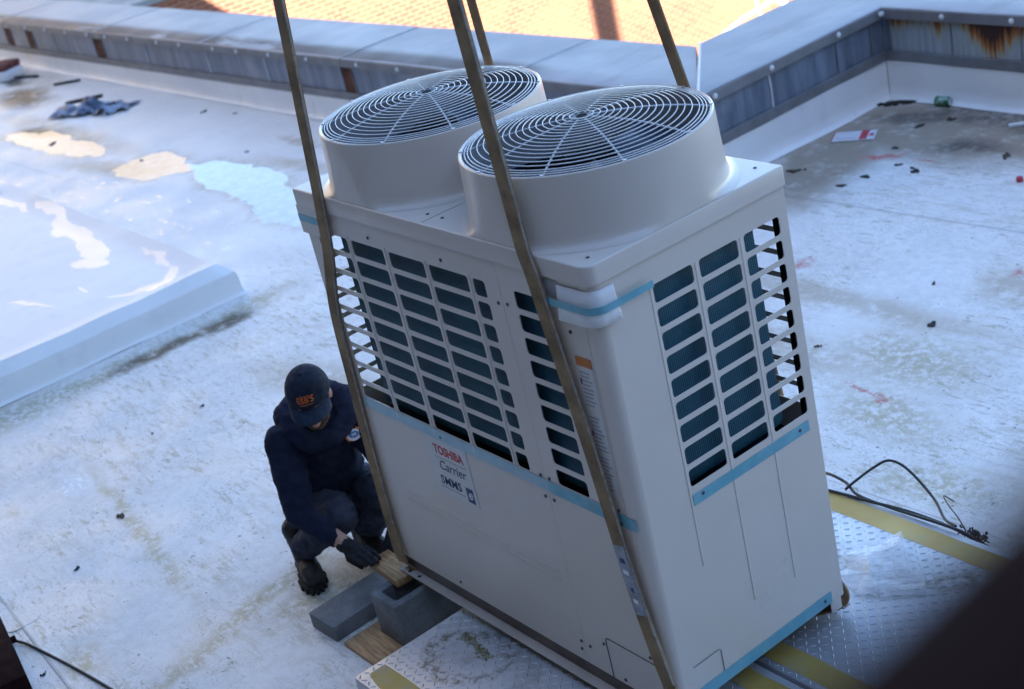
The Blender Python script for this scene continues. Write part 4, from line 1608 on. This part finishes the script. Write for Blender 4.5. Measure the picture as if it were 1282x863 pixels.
carton = thing('flattened_carton', 'flattened white and red carton lying in the dirt near the corner', 'carton', (-1.90, 4.92, G))
Mk = Matrix.Translation((-1.905, 4.935, G + .006)) @ Matrix.Rotation(rad(30), 4, 'Z') @ Matrix.Diagonal((.92, 1.62, 1, 1))
M_CARD = simple('white_carton', (.66, .66, .70), .6, .06, 30)
M_CARDR = simple('red_carton_print', (.50, .05, .07), .6, .2, 30)
MB().box((-.155, -.052, -.003), (.155, .052, .006), .001, Mk).build('carton_panel', M_CARD, carton)
MB().box((.045, -.051, .0062), (.100, .051, .0072), 0, Mk).build('red_band', M_CARDR, carton)
MB().box((-.155, -.052, .0062), (-.147, .052, .0070), 0, Mk).build('red_band', M_CARDR, carton)
MB().box((.112, -.018, .0062), (.142, .012, .0068), 0, Mk).build('print_mark', M_CARDR, carton)
MB().box((-.12, -.03, .0062), (.02, -.022, .0067), 0, Mk).build('print_mark', simple('pink_carton_print', (.55, .40, .45), .6), carton)

stick = MB().box((-.22, -.018, 0), (.22, .018, .02), .004, Matrix.Translation((-.87, 5.53, G + .002)) @ Matrix.Rotation(rad(42), 4, 'Z')).build('white_strip', M_WHITE)
tag(stick, 'white plastic strip lying on the brown dirt at the right edge', 'plastic strip')

# crumpled blue sheet
def crumple(name, cx, cy, rx, ry, ang, amp, fr, seed, mat, label, cat, n=44, z0=.01, keep=None, alpha=0):
    vs, fs = [], []
    for i in range(n + 1):
        for j in range(n + 1):
            u, v = 2 * i / n - 1, 2 * j / n - 1
            q = Vector((u * fr, v * fr, seed))
            h = abs(noise.noise(q)) * 1.3 + .5 * abs(noise.noise(q * 2.3)) + .25 * noise.noise(q * 5)
            ed = max(0, 1 - max(abs(u), abs(v)) ** 4)
            du, dv = .18 * noise.noise(q * 1.3 + Vector((5, 0, 0))), .18 * noise.noise(q * 1.3 + Vector((0, 9, 0)))
            x, y = (u + du) * rx, (v + dv) * ry
            vs.append((cx + x * cos(ang) - y * sin(ang), cy + x * sin(ang) + y * cos(ang), G + z0 + amp * max(0, h) * (.25 + .75 * ed)))
    for i in range(n):
        for j in range(n):
            a = i * (n + 1) + j
            if keep and not keep(2 * (i + .5) / n - 1, 2 * (j + .5) / n - 1):
                continue
            fs.append((a, a + n + 1, a + n + 2, a + 1))
    o = MB().add(vs, fs, True).build(name, mat, recalc=False)
    me = o.data
    o.data.update()
    md = o.modifiers.new('thickness', 'SOLIDIFY')
    md.thickness = .002
    return tag(o, label, cat)


k = Nodes('blue_grey_sheet')
v = k.ramp(k.noise(5, 5), .42, .58)
k.set(k.mix(v, (.06, .09, .15), (.28, .35, .46)), .45, 0, .5)
M_RAG = k.m
star = lambda u, v: abs(v) < .34 + .5 * abs(noise.noise(Vector((u * 2.2, 1.5 * (v > 0), 4)))) and abs(u) < .97
crumple('crumpled_sheet', -10.33, 3.02, .50, .34, .55, .10, 2.4, 3.3, M_RAG, 'crumpled blue-grey sheet lying on the roof near the long parapet', 'sheet', keep=star)
m = MB()
m.box((-.20, -.035, 0), (.20, .035, .03), .006, Matrix.Translation((-10.68, 3.10, G + .06)) @ Matrix.Rotation(.9, 4, 'Z'))
bs = m.build('black_strip', M_LITTER)
tag(bs, 'black strip caught on the crumpled blue-grey sheet', 'rubber strip')

for (x, y, a, L, lab) in [(-12.10, 3.47, .75, .33, 'straight dark stick lying below the long parapet'), (-13.2, 3.40, .35, .42, 'dark bent stick beside the broken brick at far left')]:
    s_ = MB().box((-L / 2, -.014, 0), (L / 2, .014, .024), .004, Matrix.Translation((x, y, G + .004)) @ Matrix.Rotation(a, 4, 'Z')).build('stick', M_LITTER)
    tag(s_, lab, 'stick')
br_ = thing('masonry_lump', 'red-topped white masonry lump at the far left edge of the roof', 'rubble', (-13.75, 3.2, G))
Mb = Matrix.Translation((-13.78, 3.16, G)) @ Matrix.Rotation(.5, 4, 'Z')
MB().box((-.42, -.16, .002), (.42, .16, .12), .02, Mb).build('render_block', M_UPST, br_)
MB().box((-.42, -.15, .121), (.40, .16, .20), .02, Mb).build('brick_top', simple('red_brick_lump', (.16, .05, .04), .9, .3, 20), br_)

# leaf clumps and pebbles, one thing each
def clump(x, y, r, n, lab, mat=M_LITTER, cat='leaf litter', name='leaf_clump', elong=1., ang=0., hgt=.5, big=.75, lo=.22, hi=.5):
    """flat curled scraps lying on the roof"""
    m = MB()
    for i in range(n):
        a, rr = random.uniform(0, 2 * pi), (r * sqrt(random.random()) if i else 0)
        px, py = rr * cos(a) * elong, rr * sin(a) * .7
        px, py = px * cos(ang) - py * sin(ang), px * sin(ang) + py * cos(ang)
        s = r * (random.uniform(lo, hi) if i else big)
        K = 9
        sd = random.uniform(0, 99)
        top, bot = [], []
        e, th = random.uniform(.45, .8), ang + random.gauss(0, .5)
        for q in range(K):
            b = 2 * pi * q / K
            w = s * (1 + .55 * noise.noise(Vector((cos(b) * 1.6, sin(b) * 1.6, sd))))
            ux, uy = w * cos(b), w * sin(b) * e
            vx, vy = x + px + ux * cos(th) - uy * sin(th), y + py + ux * sin(th) + uy * cos(th)
            z = G + .003 + hgt * s * .5 * abs(noise.noise(Vector((vx * 30, vy * 30, sd)))) + (.004 * i / n)
            bot.append((vx, vy, G + .001))
            top.append((vx, vy, z + .002))
        c = (x + px, y + py, G + .004 + hgt * s * .35)
        m.add(top + bot + [c], [(q, (q + 1) % K, 2 * K) for q in range(K)] + [(q, K + q, K + (q + 1) % K, (q + 1) % K) for q in range(K)])
    return tag(m.build(name, mat, recalc=False), lab, cat)


M_EARTH = simple('black_earth', (.022, .020, .016), .95, .4, 60)
clump(-2.05, 5.555, .055, 70, 'long dark heap of wet leaves in the parapet corner', M_EARTH, elong=3.6, ang=.66, big=.3, lo=.12, hi=.42, hgt=.8)
LITTER = [(-1.49, 5.40, .055, 'dark leaf below the green can'), (-1.60, 5.24, .04, 'dark leaf midway between the can and the carton'), (-1.50, 4.86, .035, 'small dark scrap right of the carton'),
          (-1.87, 4.32, .06, 'larger dark leaf just right of the unit lid corner'), (-1.95, 4.235, .045, 'dark leaf touching the unit lid corner in view'), (-1.37, 4.40, .045, 'dark leaf below the red paint splash'),
          (-1.42, 4.23, .05, 'scraggly dark leaf nearest the membrane seam'), (-1.30, 4.62, .03, 'small dark scrap just under the red splash'), (-1.13, 4.59, .045, 'dark leaf scrap right of the red paint splash'),
          (-.76, 4.97, .04, 'dark leaf alone below the brown dirt at right'), (-.05, 3.35, .022, 'dark pebble out on the open white roof at right'), (.23, 2.97, .028, 'greenish pebble lower on the open white roof at right'),
          (-.12, 2.54, .016, 'tiny dark chip close to the unit side grille'), (-8.70, 3.49, .055, 'dark pebble between the blue sheet and the left sling'), (-1.73, -.78, .028, 'black pebble low on the left, above the brown post'),
          (-1.99, -.43, .028, 'dark chip left of the boot, above the black pebble'), (-8.21, 3.59, .03, 'small pebble nearest the left sling by the parapet'), (-2.72, .40, .016, 'tiny chip up-slope of the man’s cap'),
          (-9.65, 2.29, .05, 'dark leaf lying in the leftmost cream puddle'), (-6.91, 3.00, .03, 'small dark scrap above the pale puddle'), (-1.05, -1.22, .02, 'dark chip beside the brown post foot'), (-2.69, .07, .014, 'tiny chip left of the man’s shoulder'),
          (-4.62, 2.45, .045, 'dark scrap at the near end of the large pale puddle'), (-7.9, 2.45, .03, 'dark fleck inside the small round puddle')]
M_LITTER2 = simple('brown_leaf', (.075, .052, .035), .9, .4, 40)
for i_, (x, y, r, lab) in enumerate(LITTER):
    clump(x, y, r * random.uniform(.6, .95), random.choice((2, 4, 6)), lab.replace('’', "'"), mat=M_LITTER2 if i_ % 3 == 0 else M_LITTER, name='leaf_scrap' if r > .03 else 'pebble', cat='leaf' if r > .03 else 'pebble', elong=1.5, ang=random.uniform(0, 3))
rc = MB().lathe([(0, .026), (.018, .026), (.020, .02), (.020, 0)], (-.45, 4.66, G + .002), 14).build('bottle_cap', M_CARDR)
tag(rc, 'small red bottle cap alone on the white roof at right', 'bottle cap')

# moss on the dirt ring
M_MOSS = simple('olive_moss', (.30, .26, .10), .95, .5, 60)
m = MB()
for i in range(300):
    t = random.random()
    x = .53 + .19 * t + random.gauss(0, .010)
    y = -.095 - .035 * t + random.gauss(0, .012)
    s = random.uniform(.002, .005)
    m.add([(x - s, y, PZ), (x + s, y + random.uniform(-s, s), PZ), (x + random.uniform(-s, s), y + s, PZ + random.uniform(.003, .009))], [(0, 1, 2)])
mo = m.build('moss_clump', M_MOSS, recalc=False)
tag(mo, 'ragged strip of olive moss on the near tread plate', 'moss')

# crumpled clear film on the far platform
k = Nodes('clear_plastic_film')
tp = k.n('BsdfTransparent')
mxs = k.n('MixShader')
mxs.inputs[0].default_value = .26
k.set((.9, .92, .95), .12, 0, .9)
k.t.links.new(tp.outputs[0], mxs.inputs[1])
k.t.links.new(k.b.outputs[0], mxs.inputs[2])
k.t.links.new(mxs.outputs[0], k.t.nodes['Material Output'].inputs['Surface'])
k.bump(k.noise(16, 5), .5, .02)
M_FILM = k.m
V = [(1.345, 1.010, .002), (1.377, 1.016, .030), (1.421, 1.153, .006), (1.446, 1.250, .022), (1.526, 1.099, .012), (1.600, 1.030, .004), (1.469, 1.049, .045), (1.424, .990, .012),
     (1.547, .890, .003), (1.622, .925, .010), (1.536, .965, .032), (1.735, 1.021, .003), (1.401, 1.105, .035), (1.50, 1.17, .035), (1.66, 1.10, .004), (1.40, .93, .003), (1.58, 1.16, .003)]
Fc = [(0, 1, 12), (1, 6, 12), (12, 6, 2), (2, 6, 13), (2, 13, 3), (13, 6, 4), (3, 13, 4), (4, 6, 5), (1, 7, 6), (6, 7, 10), (6, 10, 5), (7, 15, 10), (15, 8, 10), (10, 8, 9), (10, 9, 5), (5, 9, 11), (5, 11, 14), (4, 5, 14), (3, 4, 16), (4, 14, 16)]
bm = bmesh.new()
vv = [bm.verts.new((x, y, PZ + .0035 + z)) for x, y, z in V]
for f in Fc:
    bm.faces.new([vv[i] for i in f])
bmesh.ops.subdivide_edges(bm, edges=bm.edges[:], cuts=2, use_grid_fill=True)
for v in bm.verts:
    v.co.z = max(PZ + .003, v.co.z + .010 * noise.noise(v.co * 22))
film = MB().bm(bm).build('plastic_film', M_FILM, recalc=False)
md = film.modifiers.new('thickness', 'SOLIDIFY')
md.thickness = .0006
tag(film, 'crumpled clear plastic film on the far tread plate', 'plastic film')
